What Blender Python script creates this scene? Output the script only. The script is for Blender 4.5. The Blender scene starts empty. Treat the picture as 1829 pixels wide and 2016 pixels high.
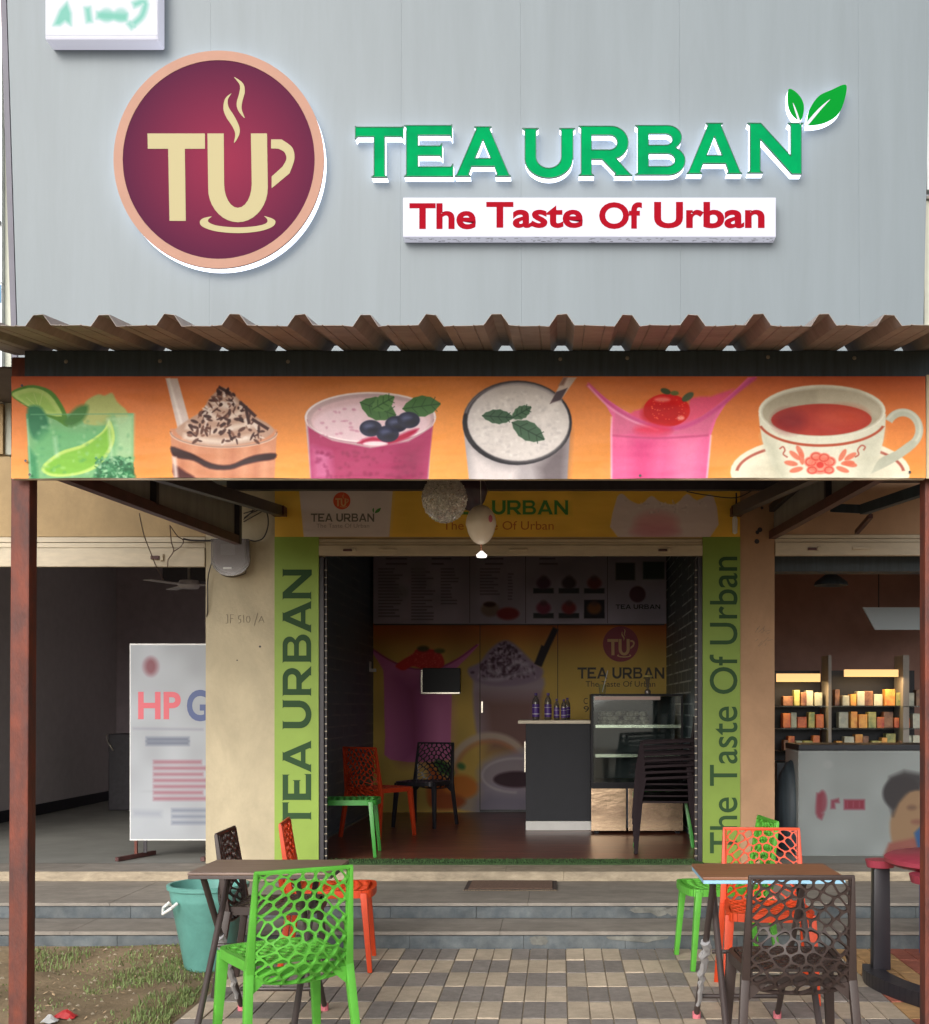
import bpy, bmesh, math, random
import numpy as np
from mathutils import Vector, Matrix
from mathutils.geometry import tessellate_polygon
R = math.radians
C = bpy.context.scene.collection
scene = bpy.context.scene
random.seed(7)
rng = np.random.default_rng(11)

# ------------------------------------------------------------------ camera, light, exposure
VX, VY, F, CH = 1100.0, 1390.0, 2340.0, 1.45      # vanishing point and focal length in units of a 1829 x 2016 frame
cam_d = bpy.data.cameras.new('camera')
cam = bpy.data.objects.new('camera', cam_d); C.objects.link(cam)
cam.location = (0, 0, CH); cam.rotation_euler = (R(90), 0, 0)
cam_d.sensor_fit = 'VERTICAL'; cam_d.sensor_height = 24; cam_d.lens = 24*F/2016
cam_d.shift_x = -(VX-914.5)/2016; cam_d.shift_y = (VY-1008)/2016
cam_d.clip_start = 0.05; cam_d.clip_end = 500
scene.camera = cam

world = bpy.data.worlds.new('World'); scene.world = world; world.use_nodes = True
wn = world.node_tree; wn.nodes.clear()
sky = wn.nodes.new('ShaderNodeTexSky'); sky.sky_type = 'NISHITA'; sky.sun_disc = False
sky.sun_elevation = R(27); sky.sun_rotation = R(200); sky.dust_density = 4; sky.air_density = 1.0
hs = wn.nodes.new('ShaderNodeHueSaturation'); hs.inputs['Saturation'].default_value = 0.30
bg = wn.nodes.new('ShaderNodeBackground'); bg.inputs['Strength'].default_value = 0.15
wo = wn.nodes.new('ShaderNodeOutputWorld')
wn.links.new(sky.outputs[0], hs.inputs['Color']); wn.links.new(hs.outputs[0], bg.inputs['Color']); wn.links.new(bg.outputs[0], wo.inputs[0])
sun_d = bpy.data.lights.new('sun', 'SUN'); sun_d.energy = 1.2; sun_d.angle = R(60); sun_d.color = (1, .97, .93)
sun = bpy.data.objects.new('sun', sun_d); C.objects.link(sun)
sun.rotation_euler = (R(90-27), 0, R(-12))          # shines from behind the viewer down on the shop front
vs = scene.view_settings
vs.view_transform = 'Standard'; vs.look = 'None'; vs.gamma = 1; vs.use_curve_mapping = False; vs.exposure = 0.45
cy = scene.cycles; cy.max_bounces = 6; cy.diffuse_bounces = 4; cy.transparent_max_bounces = 12; cy.caustics_reflective = False; cy.caustics_refractive = False
try:
    cy.use_denoising = True
except Exception: pass

# ------------------------------------------------------------------ helpers
def lin(c):
    c = c/255.0
    return c/12.92 if c <= .04045 else ((c+.055)/1.055)**2.4
def col(r, g, b, k=1.0): return (min(1, lin(r)*k), min(1, lin(g)*k), min(1, lin(b)*k), 1)
def X(px, z): return (px-VX)*z/F
def H(py, z): return CH+(VY-py)*z/F

def mat(name, c, rough=.6, noise=0.0, nscale=8, bump=0.0, bscale=60, metal=0, spec=.5, c2=None, stretch=(1,1,1), objrand=0.0, emit=None, estr=0, stain=0.0, sscale=1.3, sstretch=(1,1,1)):
    m = bpy.data.materials.new(name); m.use_nodes = True
    nt = m.node_tree; b = nt.nodes['Principled BSDF']; L = nt.links
    b.inputs['Roughness'].default_value = rough; b.inputs['Metallic'].default_value = metal
    b.inputs['Specular IOR Level'].default_value = spec
    b.inputs['Base Color'].default_value = c
    tc = nt.nodes.new('ShaderNodeNewGeometry'); mp = nt.nodes.new('ShaderNodeMapping'); mp.inputs['Scale'].default_value = stretch
    L.new(tc.outputs['Position'], mp.inputs[0])
    out = None
    if noise or c2:
        n = nt.nodes.new('ShaderNodeTexNoise'); n.inputs['Scale'].default_value = nscale; n.inputs['Detail'].default_value = 6; n.inputs['Roughness'].default_value = .65
        L.new(mp.outputs[0], n.inputs['Vector'])
        mx = nt.nodes.new('ShaderNodeMix'); mx.data_type = 'RGBA'
        rr = nt.nodes.new('ShaderNodeMapRange'); rr.inputs[1].default_value = .35; rr.inputs[2].default_value = .65
        L.new(n.outputs[0], rr.inputs[0]); L.new(rr.outputs[0], mx.inputs[0])
        if c2 is None:
            mx.inputs[6].default_value = tuple(max(0, v*(1-noise)) for v in c[:3])+(1,)
            mx.inputs[7].default_value = tuple(min(1, v*(1+noise)) for v in c[:3])+(1,)
        else:
            mx.inputs[6].default_value = c; mx.inputs[7].default_value = c2
        out = mx.outputs[2]
    if objrand:
        oi = nt.nodes.new('ShaderNodeObjectInfo'); mr = nt.nodes.new('ShaderNodeMapRange')
        mr.inputs[3].default_value = 1-objrand; mr.inputs[4].default_value = 1+objrand
        L.new(oi.outputs['Random'], mr.inputs[0])
        h = nt.nodes.new('ShaderNodeHueSaturation')
        if out: L.new(out, h.inputs['Color'])
        else: h.inputs['Color'].default_value = c
        L.new(mr.outputs[0], h.inputs['Value']); out = h.outputs[0]
    if stain:                                           # broad dirt and wear of its own shape
        m3 = nt.nodes.new('ShaderNodeMapping'); m3.inputs['Scale'].default_value = sstretch; L.new(tc.outputs['Position'], m3.inputs[0])
        n3 = nt.nodes.new('ShaderNodeTexNoise'); n3.inputs['Scale'].default_value = sscale; n3.inputs['Detail'].default_value = 9; n3.inputs['Roughness'].default_value = .7; n3.inputs['Distortion'].default_value = .4
        L.new(m3.outputs[0], n3.inputs['Vector']); r3 = nt.nodes.new('ShaderNodeMapRange'); r3.inputs[1].default_value = .36; r3.inputs[2].default_value = .62; r3.inputs[3].default_value = 1-stain; r3.inputs[4].default_value = 1+stain*.25
        L.new(n3.outputs[0], r3.inputs[0]); h3 = nt.nodes.new('ShaderNodeHueSaturation'); L.new(r3.outputs[0], h3.inputs['Value'])
        if out: L.new(out, h3.inputs['Color'])
        else: h3.inputs['Color'].default_value = c
        out = h3.outputs[0]
    if out: L.new(out, b.inputs['Base Color'])
    if bump:
        n2 = nt.nodes.new('ShaderNodeTexNoise'); n2.inputs['Scale'].default_value = bscale; n2.inputs['Detail'].default_value = 5
        L.new(mp.outputs[0], n2.inputs['Vector'])
        bp = nt.nodes.new('ShaderNodeBump'); bp.inputs['Strength'].default_value = bump; bp.inputs['Distance'].default_value = .01
        L.new(n2.outputs[0], bp.inputs['Height']); L.new(bp.outputs[0], b.inputs['Normal'])
    if emit:
        b.inputs['Emission Color'].default_value = emit; b.inputs['Emission Strength'].default_value = estr
    return m

def glass_mat(name, tint=(.9,.95,.95,1), amount=.14, rough=.03, diff=0.0, dcol=(.8,.8,.8,1)):
    m = bpy.data.materials.new(name); m.use_nodes = True; nt = m.node_tree; nt.nodes.clear(); L = nt.links
    t = nt.nodes.new('ShaderNodeBsdfTransparent'); t.inputs[0].default_value = tint
    g = nt.nodes.new('ShaderNodeBsdfGlossy'); g.inputs['Roughness'].default_value = rough; g.inputs[0].default_value = (.9,.9,.9,1)
    lw = nt.nodes.new('ShaderNodeLayerWeight'); lw.inputs[0].default_value = .35
    ma = nt.nodes.new('ShaderNodeMath'); ma.operation = 'MULTIPLY_ADD'; ma.inputs[1].default_value = .6; ma.inputs[2].default_value = amount
    L.new(lw.outputs['Facing'], ma.inputs[0])
    mx = nt.nodes.new('ShaderNodeMixShader'); L.new(ma.outputs[0], mx.inputs[0]); L.new(t.outputs[0], mx.inputs[1]); L.new(g.outputs[0], mx.inputs[2])
    o = nt.nodes.new('ShaderNodeOutputMaterial'); last = mx
    if diff:
        d = nt.nodes.new('ShaderNodeBsdfDiffuse'); d.inputs[0].default_value = dcol
        m2 = nt.nodes.new('ShaderNodeMixShader'); m2.inputs[0].default_value = diff
        L.new(mx.outputs[0], m2.inputs[1]); L.new(d.outputs[0], m2.inputs[2]); last = m2
    L.new(last.outputs[0], o.inputs[0])
    return m

def wloc(o):
    v = Vector((0,0,0))
    while o is not None: v = v+o.location; o = o.parent
    return v

class MB:
    """collects shapes and links them as ONE mesh object"""
    def __init__(s): s.v = []; s.f = []; s.uv = None
    def add(s, vs_, fs_):
        n = len(s.v); s.v += [tuple(p) for p in vs_]; s.f += [tuple(i+n for i in f) for f in fs_]; return s
    def box(s, x0, x1, y0, y1, z0, z1):
        x0,x1 = sorted((x0,x1)); y0,y1 = sorted((y0,y1)); z0,z1 = sorted((z0,z1))
        return s.add([(x0,y0,z0),(x1,y0,z0),(x1,y1,z0),(x0,y1,z0),(x0,y0,z1),(x1,y0,z1),(x1,y1,z1),(x0,y1,z1)],
                     [(0,3,2,1),(4,5,6,7),(0,1,5,4),(1,2,6,5),(2,3,7,6),(3,0,4,7)])
    def quad(s, *p): return s.add(p, [tuple(range(len(p)))])
    def bar(s, a, b, w, h=None, up=(0,0,1), w2=None, h2=None):
        h = w if h is None else h; w2 = w if w2 is None else w2; h2 = h if h2 is None else h2
        a = Vector(a); b = Vector(b); d = (b-a).normalized(); up = Vector(up)
        if abs(d.dot(up)) > .98: up = Vector((0,1,0))
        sx = d.cross(up).normalized(); sy = sx.cross(d).normalized()
        vv = []
        for p, ww, hh in ((a,w,h),(b,w2,h2)):
            for i, j in ((-1,-1),(1,-1),(1,1),(-1,1)): vv.append(p+sx*ww/2*i+sy*hh/2*j)
        return s.add(vv, [(0,1,2,3),(7,6,5,4),(0,4,5,1),(1,5,6,2),(2,6,7,3),(3,7,4,0)])
    def tube(s, pts, r, n=8, cap=True, r2=None):
        pts = [Vector(p) for p in pts]; rings = []
        for i, p in enumerate(pts):
            d = (pts[min(i+1, len(pts)-1)]-pts[max(i-1, 0)]).normalized()
            up = Vector((0,0,1)) if abs(d.z) < .9 else Vector((0,1,0))
            sx = d.cross(up).normalized(); sy = sx.cross(d).normalized()
            rr = r if r2 is None else r+(r2-r)*i/max(1, len(pts)-1)
            rings.append([p+sx*rr*math.cos(2*math.pi*k/n)+sy*rr*math.sin(2*math.pi*k/n) for k in range(n)])
        vv = [q for rg in rings for q in rg]; ff = []
        for i in range(len(pts)-1):
            for k in range(n):
                k2 = (k+1) % n; ff.append((i*n+k, i*n+k2, (i+1)*n+k2, (i+1)*n+k))
        if cap: ff += [tuple(range(n-1, -1, -1)), tuple((len(pts)-1)*n+k for k in range(n))]
        return s.add(vv, ff)
    def lathe(s, prof, c=(0,0,0), n=24, sx=1, sy=1):
        c = Vector(c); vv = []; ff = []
        for r, z in prof:
            for k in range(n):
                a = 2*math.pi*k/n; vv.append((c.x+r*math.cos(a)*sx, c.y+r*math.sin(a)*sy, c.z+z))
        for i in range(len(prof)-1):
            for k in range(n):
                k2 = (k+1) % n; ff.append((i*n+k, i*n+k2, (i+1)*n+k2, (i+1)*n+k))
        return s.add(vv, ff)
    def sheet(s, fn, nu, nv):
        vv = [fn(i/nu, j/nv) for j in range(nv+1) for i in range(nu+1)]
        ff = [(j*(nu+1)+i, j*(nu+1)+i+1, (j+1)*(nu+1)+i+1, (j+1)*(nu+1)+i) for j in range(nv) for i in range(nu)]
        return s.add(vv, ff)
    def build(s, name, m, parent=None, smooth=False, bevel=0, kind=None, local=False, solid=0, label=None):
        me = bpy.data.meshes.new(name)
        off = Vector((0,0,0)) if (parent is None or local) else wloc(parent)
        me.from_pydata([tuple(Vector(p)-off) for p in s.v], [], s.f); me.update()
        if m: me.materials.append(m)
        if s.uv is not None:
            ul = me.uv_layers.new(name='UVMap')
            for lp in me.loops: ul.data[lp.index].uv = s.uv[lp.vertex_index]
        if bevel or smooth:
            bm = bmesh.new(); bm.from_mesh(me)
            if bevel:
                bmesh.ops.recalc_face_normals(bm, faces=bm.faces)
                bmesh.ops.bevel(bm, geom=list(bm.edges), offset=bevel, segments=2, affect='EDGES', profile=.6, clamp_overlap=True)
            for f in bm.faces: f.smooth = bool(smooth)
            bm.to_mesh(me); bm.free()
            if smooth == 'auto' or (smooth and not bevel):
                try: me.set_sharp_from_angle(angle=R(38))
                except Exception: pass
        o = bpy.data.objects.new(name, me); C.objects.link(o)
        if parent is not None: o.parent = parent
        if kind: o['kind'] = kind
        if label: o['label'] = label
        if solid:
            md = o.modifiers.new('thickness', 'SOLIDIFY'); md.thickness = solid; md.offset = 0
        return o

def thing(name, label, cat, loc=(0,0,0), rz=0, group=None):
    o = bpy.data.objects.new(name, None); C.objects.link(o); o.empty_display_size = .1
    o.location = loc; o.rotation_euler = (0,0,rz); o['label'] = label; o['category'] = cat
    if group: o['group'] = group
    return o
def tag(o, label, cat, group=None):
    o['label'] = label; o['category'] = cat
    if group: o['group'] = group
    return o
def structure(name):
    o = bpy.data.objects.new(name, None); C.objects.link(o); o['kind'] = 'structure'; return o
def copy_tree(o, parent=None):
    c = o.copy(); C.objects.link(c); c.parent = parent
    for ch in list(o.children): copy_tree(ch, c)
    return c
def B(name, m, parent, *b, bevel=0, kind=None, smooth=False): return MB().box(*b).build(name, m, parent, bevel=bevel, kind=kind, smooth=smooth)

def shape(loops, name, m, parent, y, depth, side_mat=None, tf=None, kind=None):
    """flat outline (list of loops of frame points) standing upright at distance y, with thickness depth towards the viewer"""
    tf = tf or (lambda p: (X(p[0], y), H(p[1], y)))
    L2 = [[tf(p) for p in lp] for lp in loops]
    tris = tessellate_polygon([[Vector((a, b, 0)) for a, b in lp] for lp in L2])
    flat = [p for lp in L2 for p in lp]; n = len(flat)
    mb = MB(); yf = y-depth
    mb.v = [(a, yf, b) for a, b in flat]+[(a, y, b) for a, b in flat]
    mb.f = [tuple(t) for t in tris]; nf = len(mb.f)
    if depth > .004:
        k = 0
        for lp in L2:
            q = len(lp)
            for i in range(q): j = (i+1) % q; mb.f.append((k+i, k+j, n+k+j, n+k+i))
            k += q
    o = mb.build(name, m, parent, kind=kind)
    me = o.data
    bm = bmesh.new(); bm.from_mesh(me)
    for f in bm.faces:
        if f.index < nf:
            if f.normal.y > 0: f.normal_flip()
    bm.to_mesh(me); bm.free()
    if side_mat:
        me.materials.append(side_mat)
        for i, p in enumerate(me.polygons):
            if i >= nf: p.material_index = 1
    return o

def arc(cx, cy, rx, ry, a0, a1, n=12): return [(cx+rx*math.cos(R(a0+(a1-a0)*i/n)), cy+ry*math.sin(R(a0+(a1-a0)*i/n))) for i in range(n+1)]
def smooth_loop(P, n=6, closed=True):
    out = []; m = len(P)
    rg = range(m) if closed else range(m-1)
    for i in rg:
        if closed: p0,p1,p2,p3 = P[i-1],P[i],P[(i+1)%m],P[(i+2)%m]
        else: p0,p1,p2,p3 = P[max(i-1,0)],P[i],P[i+1],P[min(i+2,m-1)]
        for k in range(n):
            t = k/n
            out.append(tuple(.5*((2*p1[d])+(-p0[d]+p2[d])*t+(2*p0[d]-5*p1[d]+4*p2[d]-p3[d])*t*t+(-p0[d]+3*p1[d]-3*p2[d]+p3[d])*t**3) for d in (0,1)))
    if not closed: out.append(P[-1])
    return out

# broad serif capitals, unit height
GL = {
 'T': (.95, [[(0,1.02),(.03,1),(.92,1),(.95,1.02),(.95,.76),(.91,.81),(.58,.81),(.58,.04),(.63,0),(.32,0),(.37,.04),(.37,.81),(.04,.81),(0,.76)]]),
 'E': (.90, [[(-.02,1),(.87,1),(.89,1.02),(.89,.75),(.85,.81),(.24,.81),(.24,.6),(.66,.6),(.70,.65),(.70,.36),(.66,.41),(.24,.41),(.24,.19),(.87,.19),(.91,.25),(.91,0),(-.02,0),(.02,.04),(.02,.96)]]),
 'A': (1.12, [[(0,0),(.31,0),(.27,.04),(.33,.2),(.79,.2),(.85,.04),(.81,0),(1.12,0),(1.08,.04),(.69,.96),(.73,1),(.39,1),(.43,.96),(.04,.04)], [(.40,.36),(.72,.36),(.56,.74)]]),
 'U': (1.0, [[(-.03,1),(.29,1),(.24,.96),(.24,.42)]+arc(.49,.42,.25,.23,180,360,14)+[(.74,.96),(.70,1),(1.01,1),(.97,.96),(.97,.38)]+arc(.49,.38,.47,.39,0,-180,20)+[(.02,.96)]]),
 'R': (1.03, [[(-.03,0),(.28,0),(.23,.04),(.23,.33),(.44,.33),(.72,.04),(.69,0),(1.05,0),(1.0,.04),(.72,.35)]+arc(.62,.665,.35,.335,-65,90,14)+[(-.03,1),(.02,.96),(.02,.04)], [(.23,.52),(.23,.82)]+arc(.60,.67,.15,.15,90,-90,10)]),
 'B': (.97, [[(-.03,0)]+arc(.63,.285,.32,.285,-90,62,12)+arc(.60,.755,.28,.245,-55,90,12)+[(-.03,1),(.02,.96),(.02,.04)], [(.23,.6),(.23,.83)]+arc(.57,.715,.13,.115,90,-90,8), [(.23,.17),(.23,.43)]+arc(.61,.30,.14,.13,90,-90,8)]),
 'N': (1.0, [[(-.03,0),(.26,0),(.21,.04),(.21,.68),(.80,-.02),(.98,-.02),(.98,.96),(1.02,1),(.73,1),(.78,.96),(.78,.34),(.22,1),(-.03,1),(.02,.96),(.02,.04)]]),
}
def glyph(ch, x0, y0, x1, y1, rot=False):
    """loops of the capital fitted into a frame box (y0 top, y1 bottom); rot: reads upwards"""
    w, loops = GL[ch]
    if not rot: return [[(x0+(a/w)*(x1-x0), y1-b*(y1-y0)) for a, b in lp] for lp in loops]
    return [[(x1-b*(x1-x0), y1-(a/w)*(y1-y0)) for a, b in lp] for lp in loops]
WID = {'T':.95,'E':.9,'A':1.12,'U':1.0,'R':1.03,'B':.97,'N':1.0,' ':.35}
def caps(text, x0, y0, x1, y1, name, m, parent, y, depth=.001, rot=False):
    tot = sum(WID[c]+.06 for c in text)-.06; a = 0; allL = []
    L_ = (y1-y0) if rot else (x1-x0)
    for c in text:
        if c != ' ':
            s0 = a/tot*L_; s1 = (a+WID[c])/tot*L_
            allL.append(glyph(c, x0, y1-s1, x1, y1-s0, True) if rot else glyph(c, x0+s0, y0, x0+s1, y1))
        a += WID[c]+.06
    return multi(allL, name, m, parent, y, depth)
def multi(shapes, name, m, parent, y, depth):
    """several outlines as one printed word"""
    mb = MB()
    for loops in shapes:
        L2 = [[(X(p[0], y), H(p[1], y)) for p in lp] for lp in loops]
        tr = tessellate_polygon([[Vector((a, b, 0)) for a, b in lp] for lp in L2])
        flat = [p for lp in L2 for p in lp]
        mb.add([(a, y-depth, b) for a, b in flat], [tuple(t) for t in tr])
    return mb.build(name, m, parent)

def word(text, box, name, m, parent, y, depth=.001, bold=0.0, rot=False, extrude=0, shear=0, italic=0):
    """sans lettering fitted into the frame box (x0,y0,x1,y1)"""
    cu = bpy.data.curves.new('lettering', 'FONT'); cu.body = text; cu.offset = bold; cu.shear = italic; cu.resolution_u = 5
    o = bpy.data.objects.new('lettering', cu); C.objects.link(o)
    dg = bpy.context.evaluated_depsgraph_get(); dg.update()
    me = bpy.data.meshes.new_from_object(o.evaluated_get(dg))
    bpy.data.objects.remove(o)
    P = np.array([v.co[:] for v in me.vertices]); mn = P.min(0); mxx = P.max(0)
    u = (P[:,0]-mn[0])/(mxx[0]-mn[0]); v = (P[:,1]-mn[1])/(mxx[1]-mn[1])
    x0, y0, x1, y1 = box
    if rot: px = x1-v*(x1-x0); py = y1-u*(y1-y0)
    else: px = x0+u*(x1-x0); py = y1-v*(y1-y0)
    mb = MB(); mb.v = [(X(a, y), y-depth, H(b, y)) for a, b in zip(px, py)]
    mb.f = [tuple(p.vertices) for p in me.polygons]
    bpy.data.meshes.remove(me)
    ob = mb.build(name, m, parent)
    return ob

# ------------------------------------------------------------------ printed pictures, drawn here as flat print
def vnoise(h, w, cell, seed=0):
    r = np.random.default_rng(seed); gh, gw = int(h/cell)+3, int(w/cell)+3
    g = r.random((gh, gw)); yy = np.arange(h)/cell; xx = np.arange(w)/cell
    iy = yy.astype(int); ix = xx.astype(int); fy = yy-iy; fx = xx-ix
    fy = fy*fy*(3-2*fy); fx = fx*fx*(3-2*fx)
    a = g[iy][:, ix]; b = g[iy][:, ix+1]; c_ = g[iy+1][:, ix]; d = g[iy+1][:, ix+1]
    return (a*(1-fx)+b*fx)*(1-fy)[:, None]+(c_*(1-fx)+d*fx)*fy[:, None]
class Cv:
    def __init__(s, x0, y0, x1, y1, k, bgc):
        s.x0, s.y0, s.k = x0, y0, k; s.w = int((x1-x0)*k); s.h = int((y1-y0)*k); s.x1, s.y1 = x1, y1
        s.a = np.empty((s.h, s.w, 3)); s.a[:] = np.array(bgc)/255.0
        s.T = (0, 0, 1)
    def p(s, q): ox, oy, kk = s.T; return ((q[0]*kk+ox-s.x0)*s.k, (q[1]*kk+oy-s.y0)*s.k)
    def blend(s, y0, y1, x0, x1, m, c):
        c = np.array(c, float)/255.0
        s.a[y0:y1, x0:x1] = s.a[y0:y1, x0:x1]*(1-m[..., None])+c*m[..., None]
    def poly(s, pts, c, f=.8, a=1.0, sm=0, mod=None):
        if sm: pts = smooth_loop(pts, sm)
        P = np.array([s.p(q) for q in pts])
        x0 = max(0, int(P[:,0].min()-f-2)); x1 = min(s.w, int(P[:,0].max()+f+3)); y0 = max(0, int(P[:,1].min()-f-2)); y1 = min(s.h, int(P[:,1].max()+f+3))
        if x1 <= x0 or y1 <= y0: return
        gx, gy = np.meshgrid(np.arange(x0, x1)+.5, np.arange(y0, y1)+.5)
        d = np.full(gx.shape, 1e9); sg = np.ones(gx.shape, bool); n = len(P); j = n-1
        for i in range(n):
            ex, ey = P[j]-P[i]; wx, wy = gx-P[i,0], gy-P[i,1]
            t = np.clip((wx*ex+wy*ey)/max(1e-9, ex*ex+ey*ey), 0, 1)
            d = np.minimum(d, (wx-ex*t)**2+(wy-ey*t)**2)
            c1 = gy >= P[i,1]; c2 = gy < P[j,1]; c3 = ex*wy > ey*wx
            fl = (c1 & c2 & c3) | (~c1 & ~c2 & ~c3)
            sg ^= fl; j = i
        dd = np.sqrt(d); dd = np.where(sg, dd, -dd)      # sg True outside
        m = np.clip(.5-dd/(2*f), 0, 1)*a
        if mod is not None: m = m*mod(gx/s.k+s.x0, gy/s.k+s.y0)
        s.blend(y0, y1, x0, x1, m, c)
    def ell(s, cx, cy_, rx, ry, c, f=.8, a=1.0, rot=0, n=40, a0=0, a1=360, mod=None):
        cs, sn = math.cos(R(rot)), math.sin(R(rot))
        pts = [(cx+rx*math.cos(R(t))*cs-ry*math.sin(R(t))*sn, cy_+rx*math.cos(R(t))*sn+ry*math.sin(R(t))*cs) for t in np.linspace(a0, a1, n, endpoint=(a1-a0) < 360)]
        s.poly(pts, c, f, a, mod=mod)
    def ring(s, cx, cy_, rx, ry, w, c, f=.8, a=1.0, a0=0, a1=360, n=40):
        t = np.linspace(a0, a1, n); o_ = [(cx+(rx+w/2)*math.cos(R(q)), cy_+(ry+w/2)*math.sin(R(q))) for q in t]
        i_ = [(cx+(rx-w/2)*math.cos(R(q)), cy_+(ry-w/2)*math.sin(R(q))) for q in t[::-1]]
        s.poly(o_+i_, c, f, a)
    def line(s, pts, w, c, f=.8, a=1.0, w2=None, sm=0):
        if sm: pts = smooth_loop(pts, sm, False)
        w2 = w if w2 is None else w2; n = len(pts); l_ = []; r_ = []
        for i, q in enumerate(pts):
            a_ = pts[max(i-1,0)]; b_ = pts[min(i+1,n-1)]; dx, dy = b_[0]-a_[0], b_[1]-a_[1]; d = math.hypot(dx, dy) or 1
            ww = (w+(w2-w)*i/max(1,n-1))/2; l_.append((q[0]-dy/d*ww, q[1]+dx/d*ww)); r_.append((q[0]+dy/d*ww, q[1]-dx/d*ww))
        s.poly(l_+r_[::-1], c, f, a)
    def image(s, name, gain=1.0):
        a = np.clip(s.a, 0, 1)
        if gain != 1.0:
            l_ = np.where(a <= .04045, a/12.92, ((a+.055)/1.055)**2.4)*gain; l_ = np.clip(l_, 0, 1)
            a = np.where(l_ <= .0031308, l_*12.92, 1.055*l_**(1/2.4)-.055)
        im = bpy.data.images.new(name, s.w, s.h, alpha=False)
        px = np.ones((s.h, s.w, 4), np.float32); px[..., :3] = a[::-1]
        im.pixels.foreach_set(px.ravel()); im.update(); im.pack()
        return im
def print_mat(name, cv, rough=.45, gain=1.0, wrinkle=.15, spec=.4):
    m = bpy.data.materials.new(name); m.use_nodes = True; nt = m.node_tree; b = nt.nodes['Principled BSDF']
    t = nt.nodes.new('ShaderNodeTexImage'); t.image = cv.image(name, gain); t.extension = 'EXTEND'
    uvn = nt.nodes.new('ShaderNodeUVMap'); uvn.uv_map = 'UVMap'
    nt.links.new(uvn.outputs[0], t.inputs[0]); nt.links.new(t.outputs[0], b.inputs['Base Color'])
    b.inputs['Roughness'].default_value = rough; b.inputs['Specular IOR Level'].default_value = spec
    if wrinkle:
        tc = nt.nodes.new('ShaderNodeTexCoord'); mp = nt.nodes.new('ShaderNodeMapping'); mp.inputs['Scale'].default_value = (1, 1, 2.5)
        n = nt.nodes.new('ShaderNodeTexNoise'); n.inputs['Scale'].default_value = 1.7; n.inputs['Detail'].default_value = 3
        bp = nt.nodes.new('ShaderNodeBump'); bp.inputs['Strength'].default_value = wrinkle; bp.inputs['Distance'].default_value = .12
        nt.links.new(tc.outputs['Object'], mp.inputs[0]); nt.links.new(mp.outputs[0], n.inputs['Vector']); nt.links.new(n.outputs[0], bp.inputs['Height']); nt.links.new(bp.outputs[0], b.inputs['Normal'])
    return m
def picture(name, cv, m, parent, y, thick=0):
    """upright printed sheet covering the canvas' frame rectangle at distance y"""
    x0, x1, z0, z1 = X(cv.x0, y), X(cv.x1, y), H(cv.y1, y), H(cv.y0, y)
    mb = MB().quad((x0,y,z0),(x1,y,z0),(x1,y,z1),(x0,y,z1)); mb.uv = [(0,0),(1,0),(1,1),(0,1)]
    return mb.build(name, m, parent)

# ------------------------------------------------------------------ materials
M = {}
M['panel'] = mat('grey_panel', col(117,127,133), .38, noise=.015, nscale=2.2, stretch=(6,1,.25), spec=.3, bump=.05, bscale=2, stain=.07, sscale=1.6, sstretch=(3.5,1,.35))
M['panel_side'] = mat('grey_panel_edge', col(88,86,100), .5, noise=.1)
M['seam'] = mat('panel_seam', col(108,116,122), .5)
M['cream'] = mat('cream_wall_paint', col(192,179,150), .8, noise=.07, nscale=3, bump=.25, bscale=40, stain=.16, sscale=2.4, sstretch=(1,1,.6))
M['beige'] = mat('beige_wall_paint', col(180,154,114), .8, noise=.09, nscale=2.5, bump=.25, bscale=40, stain=.16, sscale=2, sstretch=(1,1,.6))
M['beige2'] = mat('shaded_tan_wall_paint', col(178,142,110), .8, noise=.07, nscale=2.5, bump=.2, bscale=40, stain=.14, sscale=2, sstretch=(1,1,.6))  # tan paint, darkened to put the right side's shade into the colour
M['shutter'] = mat('painted_shutter_steel', col(200,186,160), .45, noise=.10, nscale=5, stretch=(1,1,4))
M['dark'] = mat('dark_metal', col(48,44,50), .45, noise=.2, nscale=20)
M['beam'] = mat('blue_black_steel', col(56,68,76), .55, noise=.25, nscale=5, stretch=(8,1,.6), bump=.1)
M['brown_steel'] = mat('brown_painted_steel', col(84,50,48), .5, noise=.25, nscale=9)
M['rust'] = mat('rusty_red_steel', col(78,46,42), .65, c2=col(122,56,36), nscale=5, stretch=(2,2,.8), bump=.25, bscale=50, stain=.30, sscale=5, sstretch=(1,1,.5))
M['sheet'] = mat('brown_roof_sheet', col(148,138,132), .55, noise=.10, nscale=5, stretch=(1,4,1), stain=.25, sscale=4)
M['sheet_dark'] = mat('dark_roof_lining', col(96,86,84), .7, noise=.15)
M['skirt'] = mat('grey_skirt_sheet', col(146,142,136), .6, noise=.14, nscale=3, stretch=(3,3,.6))
M['white_plastic'] = mat('white_plastic', col(225,225,222), .4, noise=.04)
M['light_side'] = mat('lit_acrylic_edge', col(225,228,240), .4, emit=(.80,.86,1,1), estr=1.7)
M['lit_white'] = mat('lit_white_acrylic', col(150,150,162), .4, spec=.2, emit=(.86,.87,1,1), estr=.34)
M['lit_green'] = mat('lit_green_acrylic', col(2,104,56), .75, c2=col(0,128,66), nscale=5, spec=.03, emit=(0.0,.42,.17,1), estr=.24)
M['lit_leaf'] = mat('lit_leaf_green_acrylic', col(6,106,30), .75, spec=.03, emit=(.0,.40,.05,1), estr=.24)
M['red_vinyl'] = mat('red_vinyl', col(138,10,26), .7, spec=.03, emit=(.5,.02,.05,1), estr=.08)
M['dirt_line'] = mat('grime', col(95,92,100), .8, noise=.4)
M['peach'] = mat('peach_acrylic', col(158,118,100), .45, noise=.04, spec=.2, emit=(.7,.4,.3,1), estr=.03)
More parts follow.
